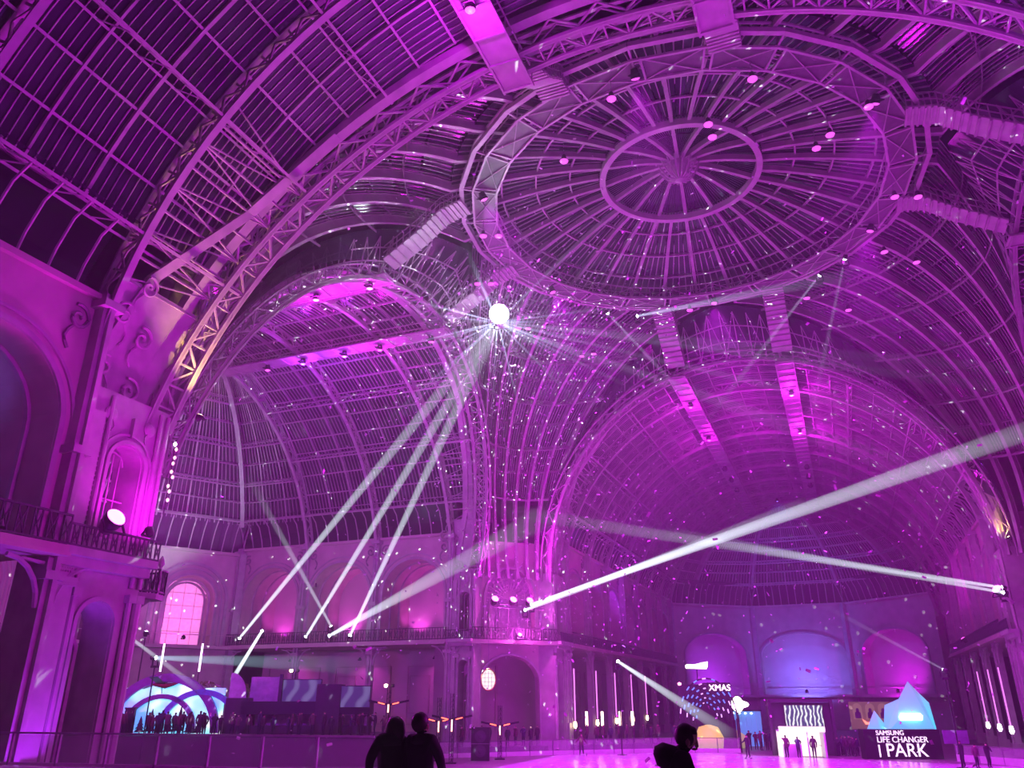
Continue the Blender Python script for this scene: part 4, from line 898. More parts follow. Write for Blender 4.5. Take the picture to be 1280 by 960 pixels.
# ------------------------------------------------------------------ dark bar with screens
bar = tag(empty('stage_bar', (-34.2, 6.8, .84), CAMZ), 'long dark bar structure with black beam, pale panels and open bays', 'bar'); S16 = 16.0
bx_ = lambda x0, x1, y0, y1, d0, d1: (((x0 + x1) / 2 / S16 - 370 / S16, (d0 + d1) / 2, 3.4 - .8 - ((y0 + y1) / 2 - 872) / S16), ((x1 - x0) / S16, d1 - d0, (y1 - y0) / S16))
LAV = mat('lavender_panel', (.55, .48, .62), .6)
for nm, rc_, mt in (('end_block', (283, 311, 873, 914, -.6, 1.2), STAGE), ('beam', (303, 464, 877, 892, -.7, 1.0), DARK), ('tower_block', (396, 426, 857, 914, -.8, 1.0), STAGE), ('back_panel', (306, 345, 848, 878, .6, .7), LAV), ('counter', (311, 396, 905, 914, -.3, .6), STAGE), ('counter', (426, 464, 905, 914, -.3, .6), STAGE), ('end_post', (460, 464, 877, 914, -.4, .2), STAGE), ('post', (345, 349, 845, 878, -.1, .1), DARK), ('lit_back_wall', (311, 396, 892, 906, 1.6, 1.7), LAV), ('lit_back_wall', (426, 462, 892, 906, 1.6, 1.7), LAV), ('shelf_post', (340, 343, 892, 905, -.2, 0), DARK), ('shelf_post', (372, 375, 892, 905, -.2, 0), DARK), ('shelf_post', (444, 446, 892, 905, -.2, 0), DARK)):
    m = MB(); m.box(*bx_(*rc_)); m.build(nm, mt, bar)
m = MB(); m.prism([(0, 0)] + [(1.35 * cos(pi / 2 * k / 12), 1.9 * sin(pi / 2 * k / 12)) for k in range(13)], .2, Matrix.Translation((-5.4, 0, 2.5)) @ Mx); m.build('quarter_round_panel', LAV, bar)
def screen(name, label, rc_, em, rz=CAMZ):
    c, d = bx_(*rc_); M = loc_m(-34.2, 6.8, .8); t = tag(empty(name, M @ Vector(c), rz), label, 'screen')
    m = MB(); m.box((0, .05, 0), (d[0] + .12, .1, d[2] + .12)); m.build('frame', DARK, t); m = MB(); m.box((0, -.02, 0), (d[0], .05, d[2])); m.build('display', em, t); return t
def screen_mat(name, c0, c1, s, sc=1.2):
    m = bpy.data.materials.new(name); m.use_nodes = True; nt = m.node_tree; b = nt.nodes['Principled BSDF']; tc = nt.nodes.new('ShaderNodeTexCoord'); w = nt.nodes.new('ShaderNodeTexWave'); w.inputs['Scale'].default_value = sc; w.inputs['Distortion'].default_value = 9
    rp = nt.nodes.new('ShaderNodeValToRGB'); rp.color_ramp.elements[0].position = .45; rp.color_ramp.elements[1].position = .95; rp.color_ramp.elements[0].color = c0 + (1,); rp.color_ramp.elements[1].color = c1 + (1,)
    nt.links.new(tc.outputs['Object'], w.inputs['Vector']); nt.links.new(w.outputs['Color'], rp.inputs[0]); nt.links.new(rp.outputs[0], b.inputs['Emission Color']); b.inputs['Emission Strength'].default_value = s; b.inputs['Base Color'].default_value = (.02, .02, .03, 1); return m
SM = screen_mat('violet_video', (.10, .05, .30), (.28, .24, .6), .6, .25)
screen('video_screen', 'tilted violet video screen in the middle of the dark bar', (349, 397, 851, 881, .2, .3), SM)
screen('video_screen', 'violet video screen at the end of the bar next to its tower block', (427, 463, 859, 883, -.8, -.7), SM)
# truss light posts and heater stands
RED = glow('heater_red', (1.0, .12, .06), 6)
def heater(x, y, z, label, h=3.6, lamps=True):
    t = tag(empty('heater_stand', (x, y, z), CAMZ), label, 'heater')
    m = MB()
    for dx, dy in ((-.14, -.1), (.14, -.1), (0, .14)): m.tube([(dx, dy, 0), (dx, dy, h)], .03, 5)
    for k in range(int(h / .35)): m.bar((-.14, -.1, k * .35), (.14, -.1, k * .35 + .35), .025); m.bar((.14, -.1, k * .35), (0, .14, k * .35 + .35), .025)
    m.build('mast', DARK, t); m = MB(); m.box((0, 0, .04), (.8, .8, .08)); m.build('base_plate', DARK, t)
    for sg in (-1, 1):
        m = MB(); m.bar((sg * .15, 0, h * .62), (sg * 1.55, 0, h * .62 + .28), .2, .14); a = m.build('heater_arm', DARK, t)
        m = MB(); m.bar((sg * .3, -.12, h * .62 + .02), (sg * .8, -.12, h * .62 + .14), .05, .07); m.build('heating_element', RED, a)
    m = MB(); m.bar((0, -.16, h * .45), (0, -.16, h * .62), .12, .1); m.build('glowing_core', glow('heater_core', (1, .5, .35), 4), t)
    if lamps:
        for sg in (-1, 1): m = MB(); m.lathe([(.05, -.12), (.13, -.08), (.15, .1), (.02, .14)], (sg * .28, -.1, h + .05), 10); m.build('lamp_head', L_WARM if sg < 0 else DARK, t)
    return t
heater(-27.0, 8.6, GR + 2, 'heater stand with spread arms next to the end of the bar', 3.4)
heater(-36.3, 8.9, GR + 2, 'twin-lamp heater stand standing between the bar screens', 4.6)
heater(-24.5, 12.3, GR, 'heater stand with glowing red bars behind the silhouetted couple', 4.6, False)
heater(-22.4, 10.4, GR, 'heater stand with drooping arms beside the black loudspeaker', 4.9, False)
heater(-20.6, 15.6, GR, 'small heater stand with red bars below the oval window', 4.0, False)
t = tag(empty('loudspeaker', (-21.6, 14.0, GR), CAMZ), 'big black loudspeaker stack behind the fence by the slim pier', 'loudspeaker'); m = MB(); m.box((0, 0, 1.2), (1.45, 1.0, 2.4)); m.build('cabinet', DARK, t)
for z, r in ((.7, .45), (1.75, .45)): m = MB(); m.lathe([(r, 0), (r * .8, -.05), (r * .2, .03)], n=18, M=Matrix.Translation((0, -.52, z)) @ Matrix.Rotation(R_(90), 4, 'X')); m.build('driver', mat('speaker_cone', (.06, .06, .07), .5), t)
m = MB(); m.box((0, -.51, 1.22), (1.38, .02, .05)); m.build('seam', CABLE, t)
# lanterns and light columns by the far arcade
for k, (x, y) in enumerate(((-16.6, 26.6), (-15.4, 27.6), (-14.0, 28.7), (-13.0, 29.4))):
    t = tag(empty('lantern', (x, y, GR + .7)), 'slim glowing lantern post behind the far fence, number %s from the pier' % ('one', 'two', 'three', 'four')[k], 'lantern', 'lanterns behind the fence'); m = MB(); m.tube([(0, 0, 0), (0, 0, 1.5)], .05, 6); m.build('post', DARK, t); m = MB(); m.tube([(0, 0, 1.5), (0, 0, 2.7)], .12, 8); m.build('glow_tube', glow('lantern_glow', (1, .8, .55), 7), t)
for k, s in enumerate(FAR_RIBS[:5]):
    t = tag(empty('light_column', (-18.25, s, GR)), 'pink light strip on the %s column of the far arcade' % ('first', 'second', 'third', 'fourth', 'fifth')[k], 'light strip', 'light strips on the far arcade columns'); m = MB(); m.tube([(0, 0, 2.6), (0, 0, 7.2)], .07, 6); m.build('tube', glow('strip_pink', (.9, .25, .9), 1.6), t); m = MB(); m.lathe([(.08, 1.9), (.16, 2.1), (.12, 2.5)], n=8); m.build('lamp', L_WARM, t)
for k, s in enumerate((33, 39, 46)):
    t = tag(empty('light_column', (18.2, s, GR)), 'pink light strip on the opposite far arcade, %s one' % ('nearest', 'middle', 'furthest')[k], 'light strip', 'light strips on the opposite arcade'); m = MB(); m.tube([(0, 0, 2.4), (0, 0, 7.0)], .06, 6); m.build('tube', glow('strip_pink', (.9, .25, .9), 1.6), t); m = MB(); m.lathe([(.1, 1.8), (.2, 2.0), (.14, 2.4)], n=8); m.build('lamp', glow('white_ball', (1, .9, 1), 8), t)
# bulb string on the edge of the big pier
t = tag(empty('bulb_string', (-18.7, -24.3, 13.3)), 'string of warm bulbs running down the edge of the riveted pier', 'light string'); m = MB(); m.tube([(0, 0, .2), (.03, 0, -1.5), (0, 0, -3.0)], .03, 5); m.build('cable', DARK, t)
for k in range(9): m = MB(); m.lathe([(.02, -.08), (.055, -.035), (.06, .025), (.02, .08)], (.06 + .05 * (k % 3), -.06 + .06 * (k % 2), -k * .3 + .08 * (k % 2)), 8); m.build('bulb', glow('bulb_warm', (1, .62, .6), 2.2) if k else L_WHITE, t)
# side balcony on the pier
sb = tag(empty('jutting_balcony', (-20.6, -23.6, ZB - .9)), 'small iron balcony jutting from the riveted pier into the side wing', 'balcony')
m = MB(); m.prism([(-1.2, -.9), (1.0, -.9), (1.3, .2), (1.0, .9), (-1.2, .9)], .22); m.lathe([(.1, -1.1), (.35, -.8), (.4, -.4), (.9, 0)], (0, 0, 0), 12); m.build('slab', IRON2, sb)
for p, q in (((-1.2, -.9), (1., -.9)), ((1., -.9), (1.3, .2)), ((1.3, .2), (1., .9)), ((1., .9), (-1.2, .9))): baluster_rail(sb, V(*p, 0), V(*q, 0), .22, .95, .16)
m = MB(); m.lathe([(.08, .2), (.06, 1.3), (.14, 1.4), (.1, 1.6), (.02, 1.75)], (1.2, .3, 0), 8); m.build('finial', IRON, sb)

# ------------------------------------------------------------------ stalls beyond the ice
FRZ = CAMZ * .55
kz = tag(empty('white_kiosk', (1.8, 27.9, GR), FRZ), 'bright white kiosk with open front and glowing fascia below the screen', 'kiosk')
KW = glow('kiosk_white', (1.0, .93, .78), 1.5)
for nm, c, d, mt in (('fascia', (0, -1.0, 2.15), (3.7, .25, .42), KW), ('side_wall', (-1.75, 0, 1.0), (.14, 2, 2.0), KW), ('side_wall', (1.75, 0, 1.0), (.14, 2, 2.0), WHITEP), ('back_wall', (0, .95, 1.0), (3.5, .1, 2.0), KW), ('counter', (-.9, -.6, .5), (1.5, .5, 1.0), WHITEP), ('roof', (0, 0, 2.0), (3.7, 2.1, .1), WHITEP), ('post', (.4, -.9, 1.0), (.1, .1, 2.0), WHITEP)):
    m = MB(); m.box(c, d); m.build(nm, mt, kz)
bx = tag(empty('dark_backdrop', (1.9, 29.9, GR), FRZ), 'tall dark frame wall rising behind the white kiosk', 'backdrop'); 
for nm, c, d in (('panel', (0, .1, 2.1), (5.0, .2, 4.2)), ('frame_post', (-2.6, -.2, 2.2), (.25, .5, 4.4)), ('frame_post', (2.6, -.2, 2.2), (.25, .5, 4.4)), ('frame_head', (0, -.2, 4.35), (5.4, .5, .25))): m = MB(); m.box(c, d); m.build(nm, STAGE, bx)
sc_ = tag(empty('kiosk_screen', (2.2, 29.5, GR + 3.15), FRZ), 'colourful video screen with slanting white strokes above the kiosk', 'screen'); m = MB(); m.box((0, .05, 0), (3.3, .1, 1.8)); m.build('frame', DARK, sc_); m = MB(); m.box((0, -.02, 0), (3.15, .05, 1.65)); m.build('display', screen_mat('stroke_video', (.02, .05, .12), (.85, .95, .85), 1.6, .9), sc_)
# sign with lettering and iceberg
sg_ = tag(empty('park_sign', (9.6, 27.9, GR), CAMZ), 'black sign block with large white PARK lettering before the iceberg', 'sign')
m = MB(); m.box((0, .5, 1.1), (6.2, 1.0, 2.2)); m.build('block', DARK, sg_)
def text(body, size, x, z, parent, mt, y=-.02, al='LEFT'):
    c = bpy.data.curves.new('lettering', 'FONT'); c.body = body; c.size = size; c.extrude = .03; c.align_x = al; o = bpy.data.objects.new('lettering', c); col.objects.link(o); o.parent = parent; o.location = (x, y, z); o.rotation_euler = (R_(90), 0, 0); c.materials.append(mt); dg = bpy.context.evaluated_depsgraph_get(); me = bpy.data.meshes.new_from_object(o.evaluated_get(dg)); bpy.data.objects.remove(o); o = bpy.data.objects.new('lettering', me); col.objects.link(o); o.parent = parent; o.location = (x, y, z); o.rotation_euler = (R_(90), 0, 0); return o
LET = glow('white_lettering', (1, .97, 1), 1.5)
text('SAMSUNG', .5, -2.1, 1.78, sg_, LET); text('LIFE CHANGER', .62, -2.1, 1.24, sg_, LET); text('PARK', 1.4, -1.5, .2, sg_, LET)
m = MB(); m.box((-2.0, -.03, .62), (.1, .06, .9)); m.build('lettering_bar', LET, sg_)
side_sign = tag(empty('violet_panel', (13.6, 29.3, GR + 1.1), CAMZ), 'plain violet panel beside the black sign block', 'panel'); m = MB(); m.box((0, 0, .55), (2.0, .12, 1.0)); m.box((0, 0, -.5), (.2, .1, 1.2)); m.build('panel', mat('violet_board', (.35, .2, .5), .5), side_sign)
ib = tag(empty('iceberg_display', (9.75, 30.0, GR), CAMZ), 'glowing cyan iceberg sculpture with sharp peaks behind the sign', 'sculpture')
ICEB = bpy.data.materials.new('iceberg_glow'); ICEB.use_nodes = True; nt = ICEB.node_tree; b = nt.nodes['Principled BSDF']; b.inputs['Base Color'].default_value = (.35, .7, .85, 1); b.inputs['Emission Strength'].default_value = .75
tcn = nt.nodes.new('ShaderNodeTexCoord'); sp = nt.nodes.new('ShaderNodeSeparateXYZ'); rp = nt.nodes.new('ShaderNodeValToRGB'); rp.color_ramp.elements[0].color = (.0, .85, .95, 1); rp.color_ramp.elements[1].color = (.35, .5, .85, 1); rp.color_ramp.elements[0].position = .3
nt.links.new(tcn.outputs['Generated'], sp.inputs[0]); nt.links.new(sp.outputs['Z'], rp.inputs[0]); nt.links.new(rp.outputs[0], b.inputs['Emission Color'])
S_ = [(-3.2, 0, 1.6), (-1.6, 0, 1.6), (1.6, 0, 1.6), (3.0, .0, 1.6), (-1.0, .2, 4.0), (1.35, .3, 5.9), (2.2, .5, 5.0), (2.9, .4, 4.2), (.3, .2, 4.5), (-.2, -.1, 2.8), (0, 1.6, 1.6), (2.6, 1.4, 1.6), (-2.4, 1.0, 1.6), (-2.0, .1, 3.6), (-2.8, .1, 2.2), (-1.35, .05, 2.6)]
def sub_mesh(m, F_):
    ids = sorted({i for f in F_ for i in f}); m.add([S_[i] for i in ids], [tuple(ids.index(i) for i in f) for f in F_])
m = MB(); sub_mesh(m, [(1, 2, 9), (2, 5, 8, 9), (1, 9, 8, 4), (2, 3, 7, 6, 5), (5, 6, 11, 10), (6, 7, 3, 11), (4, 8, 5, 10), (1, 4, 10)]); m.build('main_peak', ICEB, ib)
m = MB(); sub_mesh(m, [(0, 1, 15, 13, 14), (0, 14, 12), (14, 13, 12), (13, 15, 1, 12)]); m.build('small_peak', ICEB, ib)
m = MB(); m.prism([(-.9, -.28), (.9, -.28), (1.0, .1), (.8, .3), (-.8, .3), (-1.0, 0)], .06, Matrix.Translation((.9, -.12, 3.1)) @ Mx); m.build('glowing_logo', glow('logo_glow', (.85, 1, .95), 3), ib)
m = MB(); m.box((0, .8, .8), (6.0, 1.4, 1.6)); m.build('plinth', DARK, ib)
# LED tunnel with glowing signs
tn = tag(empty('light_tunnel', (-6.2, 31.0, GR), FRZ), 'dark tunnel of curved arches dotted with blue light dashes', 'tunnel')
for k in range(6):
    m = MB(); A = [pi * i / 20 for i in range(21)]; y = k * .55; r = 2.5 - .3 * k
    m.sweep([(r * cos(a), y, 2.8 - .12 * k + (r + .9) * sin(a)) for a in A], [V(0, 1, 0)] * 21, [V(cos(a), 0, sin(a)) for a in A], .3, .12)
    for sg in (-1, 1): m.bar((sg * (r + .06), y, 0), (sg * (r + .06), y, 2.8 - .12 * k), .12, .3)
    hp = m.build('hoop', DARK, tn)
    for i in range(9):
        a = .25 + i * .33 + (.16 if k % 2 else 0)
        if a < 3.0: m = MB(); m.bar(((r + .06) * cos(a), y - .2, 2.8 - .12 * k + (r + .96) * sin(a)), ((r + .06) * cos(a + .13), y - .2, 2.8 - .12 * k + (r + .96) * sin(a + .13)), .07, .1); m.build('light_dash', glow('dash_blue', (.12, .3, 1.0), 1.8) if i % 4 else glow('dash_white', (.8, .6, 1), 1.6), hp)
m = MB(); m.box((0, 4.3, 2.9), (5, .2, 5.8)); m.build('back_panel', STAGE, tn)
m = MB(); m.lathe([(.2, .5), (1.2, .7), (1.35, 1.6), (.9, 2.5), (.2, 2.7)], (-.5, 2.5, 0), 14); o = m.build('yellow_balloon', glow('yellow_glow', (.75, .75, .12), .8), smooth=True); o.location = (-6.0, 29.6, GR - .45); tag(o, 'glowing yellow rounded shape at the tunnel mouth', 'balloon')
def neon(name, label, loc, poly, mt, d=.15, post=-1.2):
    t = tag(empty(name, loc, FRZ), label, 'sign'); m = MB(); m.prism(poly, d, Mx); m.build('letters_face', mt, t); m = MB(); m.prism([(x * 1.06, y * 1.1) for x, y in poly], .06, Matrix.Translation((0, .08, 0)) @ Mx); m.build('back_plate', DARK, t)
    m = MB(); m.tube([(0, .05, -.2), (0, .05, post)], .05, 6); m.build('support', DARK, t); return t
SIGNW = glow('sign_white', (1.0, .97, .85), 5)
neon('glowing_sign', 'white glowing oblong sign with a raised tip above the tunnel', (-6.9, 30.8, 6.2), [(-1.0, -.25), (.9, -.3), (1.0, -.1), (1.05, .35), (.5, .25), (-.2, .1), (-.9, .12), (-1.05, 0)], SIGNW)
ns = tag(empty('neon_sign', (-5.0, 30.6, 4.3), FRZ), 'crooked glowing neon word on the front of the light tunnel', 'sign'); text('XMAS', .75, -.9, -.3, ns, glow('neon_word', (1, .75, .95), 5)); m = MB(); m.box((0, .12, 0), (2.1, .1, .8)); m.build('back_plate', DARK, ns)
m = MB(); m.lathe([(.02, -.15), (.17, -.08), (.17, .08), (.02, .15)], (0, 0, 0), 10); o = m.build('red_lamp', glow('red_lamp', (1, .25, .45), 7)); o.location = (-8.6, 30.6, 4.6); tag(o, 'small round red-pink lamp at the top corner of the tunnel', 'lamp')
# cloud sign and blue booth
cl = [(.95 * cos(a) * (1 + .18 * cos(4 * a)), .62 * sin(a) * (1 + .25 * cos(4 * a))) for a in [2 * pi * i / 32 for i in range(32)]]
neon('cloud_sign', 'white glowing cloud-shaped sign over the blue booth', (-4.7, 40.6, 2.75), cl, SIGNW, post=GR - 2.75)
bb = tag(empty('blue_booth', (-4.4, 42.0, GR), FRZ), 'pale blue glowing booth with draped panels beside the tunnel', 'booth')
for k in range(7): m = MB(); m.bar((-1.5 + k * .5, .06 * (k % 2), 0), (-1.5 + k * .5, .06 * (k % 2), 3.3), .48, .1, (0, 1, 0)); m.build('curtain_panel', glow('booth_blue', (.12, .38, .85), .7), bb)
m = MB(); m.box((0, .8, 3.35), (3.7, 1.8, .12)); m.build('roof', DARK, bb)
for k in range(4): m = MB(); m.lathe([(.02, -.1), (.14, 0), (.02, .1)], (-1. + k * .6, -.2, 3.1), 8); m.build('bulb', glow('booth_bulb', (.8, 1, 1), 5), bb)
m = MB(); m.lathe([(.9, 0), (1.3, .5), (1.1, 1.1), (.3, 1.6)], (0, 0, 0), 16); o = m.build('igloo_dome', glow('igloo_yellow', (.55, .55, .25), .6), smooth=True); o.location = (-5.0, 38.5, GR); tag(o, 'rounded yellowish lit dome in front of the blue booth', 'dome')
pst = tag(empty('poster_wall', (8.0, 57.0, .1), FRZ * .3), 'lit poster with three figures in arched frames and a red emblem', 'poster'); m = MB(); m.box((0, .06, 1.4), (4.4, .12, 2.9)); m.build('board', glow('poster_tan', (.40, .22, .18), .35), pst)
for k, x in enumerate((-1.35, 0, 1.35)):
    m = MB(); m.prism([(-.5, -.8), (.5, -.8), (.5, .4)] + [(.5 * cos(pi * i / 8), .4 + .5 * sin(pi * i / 8)) for i in range(1, 8)] + [(-.5, .4)], .05, Matrix.Translation((x, -.02, 1.8)) @ Mx); fr = m.build('arched_frame', glow('poster_frame', (.55, .35, .25), .4), pst)
    m = MB(); m.prism([(-.32, -.7), (.32, -.7), (.3, -.1), (.14, .0), (.17, .2), (.1, .36), (-.1, .36), (-.17, .2), (-.14, 0), (-.3, -.1)], .04, Matrix.Translation((x, -.08, 1.8)) @ Mx); m.build('painted_figure', mat('poster_violet', (.3, .05, .4), .6), fr)
m = MB(); m.prism([(-1.0, .3), (-.5, -.05), (.5, -.05), (1.0, .3), (.7, -.3), (-.7, -.3)], .05, Matrix.Translation((0, -.12, .75)) @ Mx); m.build('red_emblem', glow('emblem_red', (1, .3, .2), 2.2), pst)

# ------------------------------------------------------------------ people
COATS = [mat('coat_%d' % i, c, .8) for i, c in enumerate([(.03, .03, .04), (.06, .03, .05), (.10, .04, .06), (.05, .05, .09), (.14, .09, .10)])]
TROUS = mat('dark_trousers', (.025, .025, .04), .8); SKIN = mat('skin', (.55, .36, .28), .55); HAIR = mat('dark_hair', (.02, .015, .012), .5)
def body_mesh(sc=1., bulk=1., hands=None, feet=None, lean=(0, 0), sub=1, head=(0, 0)):
    hx = hands or [(-.22, -.10, .84), (.22, -.10, .84)]; fx = feet or [(-.1, 0, .06), (.1, 0, .06)]; lx, ly = lean
    P, E, Rr = [], [], []
    def v(p, r, par=None):
        P.append(tuple(c * sc for c in p)); Rr.append(r * sc); i = len(P) - 1
        if par is not None: E.append((par, i))
        return i
    pel = v((0, 0, .94), .145); be = v((lx * .3, ly * .3, 1.10), .145 * bulk, pel); ch = v((lx * .7, ly * .7, 1.29), .165 * bulk, be); nb = v((lx, ly, 1.45), .075, ch)
    nk = v((lx + head[0] * .3, ly + head[1] * .3 - .01, 1.50), .062, nb); h1 = v((lx + head[0] * .8, ly + head[1] * .8 - .025, 1.565), .088, nk); h2 = v((lx + head[0], ly + head[1] - .01, 1.64), .095, h1); v((lx + head[0], ly + head[1], 1.69), .07, h2)
    for k, sg in enumerate((-1, 1)):
        sh = v((lx + sg * .16, ly, 1.40), .085 * bulk, ch); h = hx[k]; el = v((lx + sg * .25 * (.6 + .4 * bulk), (ly + h[1]) / 2 + .06, (1.40 + h[2]) / 2), .062 * bulk, sh); wr = v(tuple(h), .045, el); v((h[0], h[1] - .06, h[2] - .06), .04, wr)
        hp = v((sg * .09, 0, .88), .10, pel); f = fx[k]; kn = v(((sg * .09 + f[0]) / 2, f[1] / 2 - .05, (.88 + f[2]) / 2), .075, hp); an = v((f[0], f[1] + .02, f[2] + .05), .05, kn); v((f[0], f[1] - .14, f[2]), .042, an)
    me = bpy.data.meshes.new('body'); me.from_pydata(P, E, []); ob = bpy.data.objects.new('tmp', me); col.objects.link(ob)
    sk = ob.modifiers.new('s', 'SKIN'); sk.use_smooth_shade = True; sv = me.skin_vertices[0].data
    for i, r in enumerate(Rr): sv[i].radius = (r, r)
    sv[0].use_root = True
    ss = ob.modifiers.new('u', 'SUBSURF'); ss.levels = sub; ss.render_levels = sub
    dg = bpy.context.evaluated_depsgraph_get(); out = bpy.data.meshes.new_from_object(ob.evaluated_get(dg)); bpy.data.objects.remove(ob)
    out.materials.clear()
    for m_ in (COATS[0], TROUS, SKIN, HAIR): out.materials.append(m_)
    for p in out.polygons:
        z = p.center.z / sc; hz = z > 1.50
        p.material_index = (3 if (z > 1.615 or p.center.y / sc > ly + head[1] + .03) else 2) if hz else (0 if z > .80 else 1)
    return out
VAR = [body_mesh(1., 1.1), body_mesh(.95, 1.15, [(-.12, -.28, 1.15), (.12, -.28, 1.15)]), body_mesh(1.02, 1.05, [(-.22, -.05, .86), (.1, -.3, 1.45)]), body_mesh(.9, 1.2, [(-.2, -.1, .85), (.2, -.12, .9)], head=(.02, -.03))]
VC = {}
def person(x, y, z, rz, label, group=None, v=None, c=None, sc=1.):
    k = (random.randrange(4) if v is None else v, random.randrange(len(COATS)) if c is None else c)
    if k not in VC:
        me = VAR[k[0]].copy(); me.materials[0] = COATS[k[1]]; VC[k] = me
    o = bpy.data.objects.new('person', VC[k]); col.objects.link(o); o.location = (x, y, z); o.rotation_euler = (0, 0, rz); o.scale = (sc, sc, sc)
    return tag(o, label, 'person', group)
rp_ = random.Random(11)
taken = []
def spot(x, y):
    if any(math.hypot(x - a, y - b) < .62 for a, b in taken): return False
    taken.append((x, y)); return True
n = 0
while n < 24:
    f = rp_.random(); x = -46.0 + 8.0 * f + rp_.uniform(-.3, .3); y = -2.0 + 3.3 * f + rp_.uniform(-.6, 1.6)
    if spot(x, y): person(x, y, .8, CAMZ + pi + rp_.uniform(-.5, .5), 'dark-coated person in the crowd silhouetted against the glowing arch screen', 'crowd at the arch screen', sc=rp_.uniform(.92, 1.03)); n += 1
n = 0
while n < 22:
    f = rp_.random(); x = -37.3 + 11.5 * f; y = 1.9 + 4.7 * f + rp_.uniform(-.3, .9) - .4
    if spot(x, y): person(x, y, .8, CAMZ + rp_.uniform(-2.5, 2.5), 'dark-coated person in the crowd standing along the dark bar', 'crowd at the bar', sc=rp_.uniform(.85, 1.0)); n += 1
m = MB(); m.prism([(-24.6, 16.4), (-18.8, 22.2), (-19.3, 23.2), (-25.6, 17.4)], .7, Matrix.Translation((0, 0, GR))); o = m.build('spectator_step', STAGE, origin=(-22, 19.5, GR)); tag(o, 'dark spectator step behind the fence between the two far piers', 'step')
m = MB(); m.prism([(-16.8, 24.4), (-8.6, 31.4), (-9.6, 32.6), (-17.9, 25.6)], .7, Matrix.Translation((0, 0, GR))); o = m.build('spectator_step', STAGE, origin=(-13, 28.5, GR)); tag(o, 'dark spectator step behind the fence along the far arcade', 'step')
n = 0
while n < 9:
    f = rp_.random(); x, y = -24.7 + 5.0 * f, 16.9 + 5.0 * f + rp_.uniform(-.1, .1)
    if spot(x, y): person(x, y, GR + .7, pi * .75 + pi + rp_.uniform(-.8, .8), 'spectator standing behind the fence between the two far piers', 'spectators between the far piers', sc=rp_.uniform(.9, 1.02)); n += 1
n = 0
while n < 12:
    f = rp_.random(); x, y = -17.0 + 7.7 * f, 25.2 + 6.5 * f + rp_.uniform(-.1, .1)
    if spot(x, y): person(x, y, GR + .7, -pi * .3 + rp_.uniform(-.8, .8), 'spectator standing behind the fence along the far arcade', 'spectators along the far arcade', sc=rp_.uniform(.9, 1.02)); n += 1
for x, y, lb in ((.7, 25.9, 'person waiting at the open front of the white kiosk'), (1.6, 26.2, 'person leaning at the kiosk counter'), (2.8, 26.4, 'person standing by the kiosk post')): person(x, y, GR, rp_.uniform(2, 4), lb, 'customers at the white kiosk')
for k in range(8): person(4.6 + k * .22 + rp_.uniform(-.1, .1), 29.6 + (k % 3) * .8, GR, rp_.uniform(-1, 1), 'dark figure in the group between kiosk and black sign', 'group beside the kiosk', sc=.95)
for k in range(7): person(-3.2 + k * .5, 34.6 + (k % 2) * .8, GR, rp_.uniform(-1, 1), 'dark figure in the group before the blue booth', 'group before the blue booth')
for x, y, lb in ((12.9, 20.0, 'skater at the edge of the group below the sign'), (13.7, 19.6, 'skater in the middle of the group below the sign'), (14.5, 20.1, 'skater nearest the fence in the group below the sign')): person(x, y, GR + .05, rp_.uniform(-1, 1), lb, 'skaters near the sign')
sk_a = body_mesh(1., 1.1, [(-.45, -.1, 1.05), (.42, .1, 1.0)], [(-.16, -.2, .06), (.18, .32, .14)], lean=(0, -.1)); sk_b = body_mesh(1., 1.1, [(-.5, 0, 1.1), (.35, -.2, .95)], [(-.2, .1, .06), (.22, -.12, .06)])
for me, x, y, rz, lb, c in ((sk_a, -15.3, 20.6, .4, 'lone skater gliding in front of the far lanterns', 2), (sk_b, -2.1, 23.2, -.5, 'lone skater with legs apart on the ice before the kiosk', 0)):
    me.materials[0] = COATS[c]; t = tag(empty('person', (x, y, GR + .05), rz), lb, 'person'); o = bpy.data.objects.new('body', me); col.objects.link(o); o.parent = t; o.location.z = .06
    for fx, fy in ((-.18, -.05), (.2, .1)): m = MB(); m.box((fx, fy - .05, .03), (.02, .32, .06)); m.build('skate_blade', CABLE, t)

# ------------------------------------------------------------------ spectators in front
def fore(x, y, rz, label, me, coat, parts):
    fsc = max(v.co.z for v in me.vertices) / 1.745
    t = tag(empty('person', (x, y, 1.6), rz), label, 'person'); me.materials[0] = coat; o = bpy.data.objects.new('body', me); col.objects.link(o); o.parent = t
    for p in me.polygons: p.use_smooth = True
    parts(t)
    for ch in t.children:
        if ch.name.split('.')[0] != 'body': ch.scale = (fsc, fsc, fsc)
    return t
def hair_cap(t, c, r, mt=HAIR, long=0., name='hair'):
    m = MB(); prof = []
    N = 14
    for i in range(N + 1):
        a = -pi / 2 + pi * i / N; z = sin(a); k = cos(a); w = 1.0
        if z < 0 and long: z *= 1 + long; w = 1 + .12 * (1 - abs(sin(a)))
        prof.append((max(.004, r * k * w), r * z * 1.12))
    m.lathe(prof, c, 20); o = m.build(name, mt, t, smooth=True); return o
BLK = mat('black_coat', (.006, .005, .008), .9, var=.3, scale=20); NVY = mat('navy_coat', (.008, .007, .014), .85, var=.3, scale=20)
def woman(t):
    hair_cap(t, (-.045, .03, 1.61), .122, long=.75); m = MB(); m.lathe([(.10, 1.42), (.15, 1.40), (.17, 1.46), (.14, 1.53), (.10, 1.55)], (.02, 0, 0), 18); m.build('scarf', BLK, t, smooth=True)
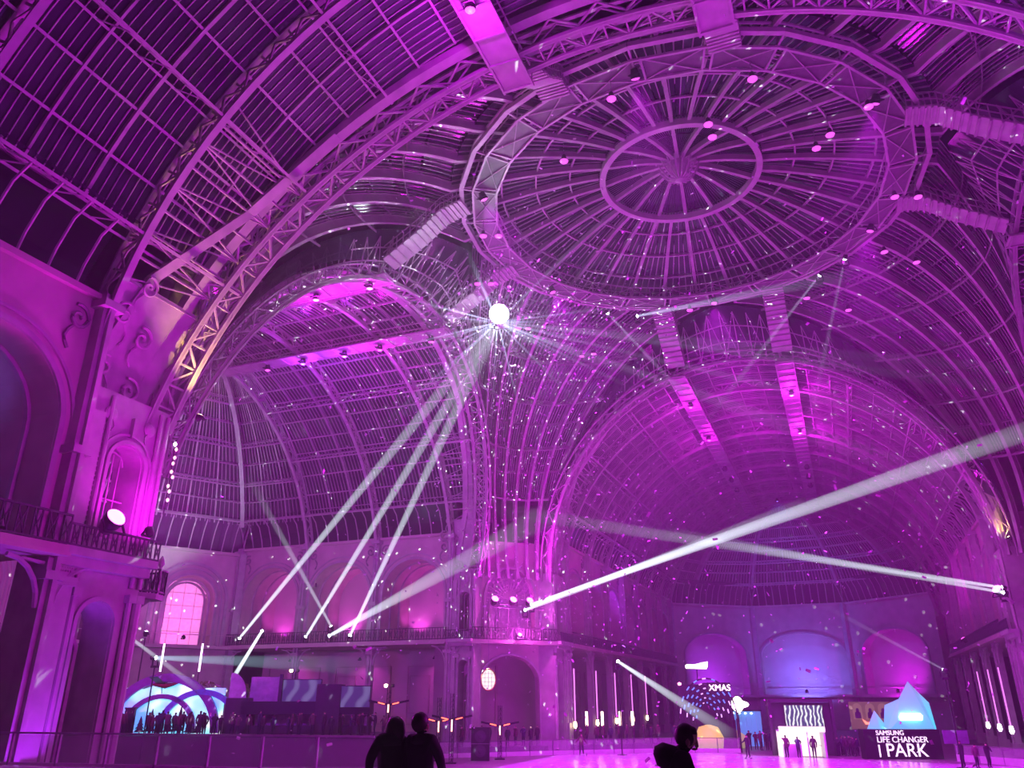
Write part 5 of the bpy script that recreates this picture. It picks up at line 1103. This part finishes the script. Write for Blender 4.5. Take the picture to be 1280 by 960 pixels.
def man(t):
    hair_cap(t, (.03, .012, 1.655), .112); m = MB(); m.lathe([(.11, 1.40), (.14, 1.42), (.125, 1.50), (.10, 1.52)], n=18); m.build('collar', NVY, t, smooth=True)
    for sg in (-1, 1): m = MB(); m.lathe([(.004, -.035), (.02, -.02), (.024, .01), (.004, .035)], (.03 + sg * .105, -.01, 1.60), 8); m.build('ear', SKIN, t, smooth=True)
def hooded(t):
    hair_cap(t, (.0, -.085, 1.655), .108)
    m = MB(); m.lathe([(.01, -.13), (.12, -.11), (.19, -.03), (.20, .04), (.14, .11), (.01, .13)], (0, 0, 0), 18, Matrix.Translation((0, .06, 1.44)) @ Matrix.Rotation(R_(24), 4, 'X')); m.build('hood', BLK, t, smooth=True)
    m = MB(); m.lathe([(.003, -.05), (.02, -.02), (.013, .03), (.003, .06)], (.0, -.19, 1.585), 8); m.build('nose', SKIN, t, smooth=True)
    for sg in (-1, 1): m = MB(); m.lathe([(.004, -.035), (.02, -.02), (.024, .01), (.004, .035)], (sg * .102, -.1, 1.60), 8); m.build('ear', SKIN, t, smooth=True)
    m = MB(); m.lathe([(.004, -.012), (.03, -.004), (.03, .004), (.004, .012)], (.0, -.165, 1.535), 10); m.build('mouth', mat('lips', (.4, .15, .14), .5), t, smooth=True)
fore(1.20, -39.25, CAMZ + pi + .55, 'silhouetted woman with long dark hair leaning her head on her companion', body_mesh(.945, 1.0, [(-.16, -.22, 1.0), (.18, -.2, 1.0)], sub=2, head=(-.05, 0)), BLK, woman)
fore(1.56, -39.16, CAMZ + pi - .5, 'silhouetted man with short hair standing close beside the long-haired woman', body_mesh(.955, 1.0, [(-.2, -.2, 1.0), (.2, -.12, .95)], sub=2, head=(.03, 0)), NVY, man)
fore(4.78, -40.35, CAMZ + pi * .5 - .15, 'silhouetted man in a hooded coat seen in profile, looking down', body_mesh(.925, 1.2, [(-.2, -.3, 1.1), (.2, -.3, 1.1)], sub=2, lean=(0, -.02), head=(0, -.09)), BLK, hooded)
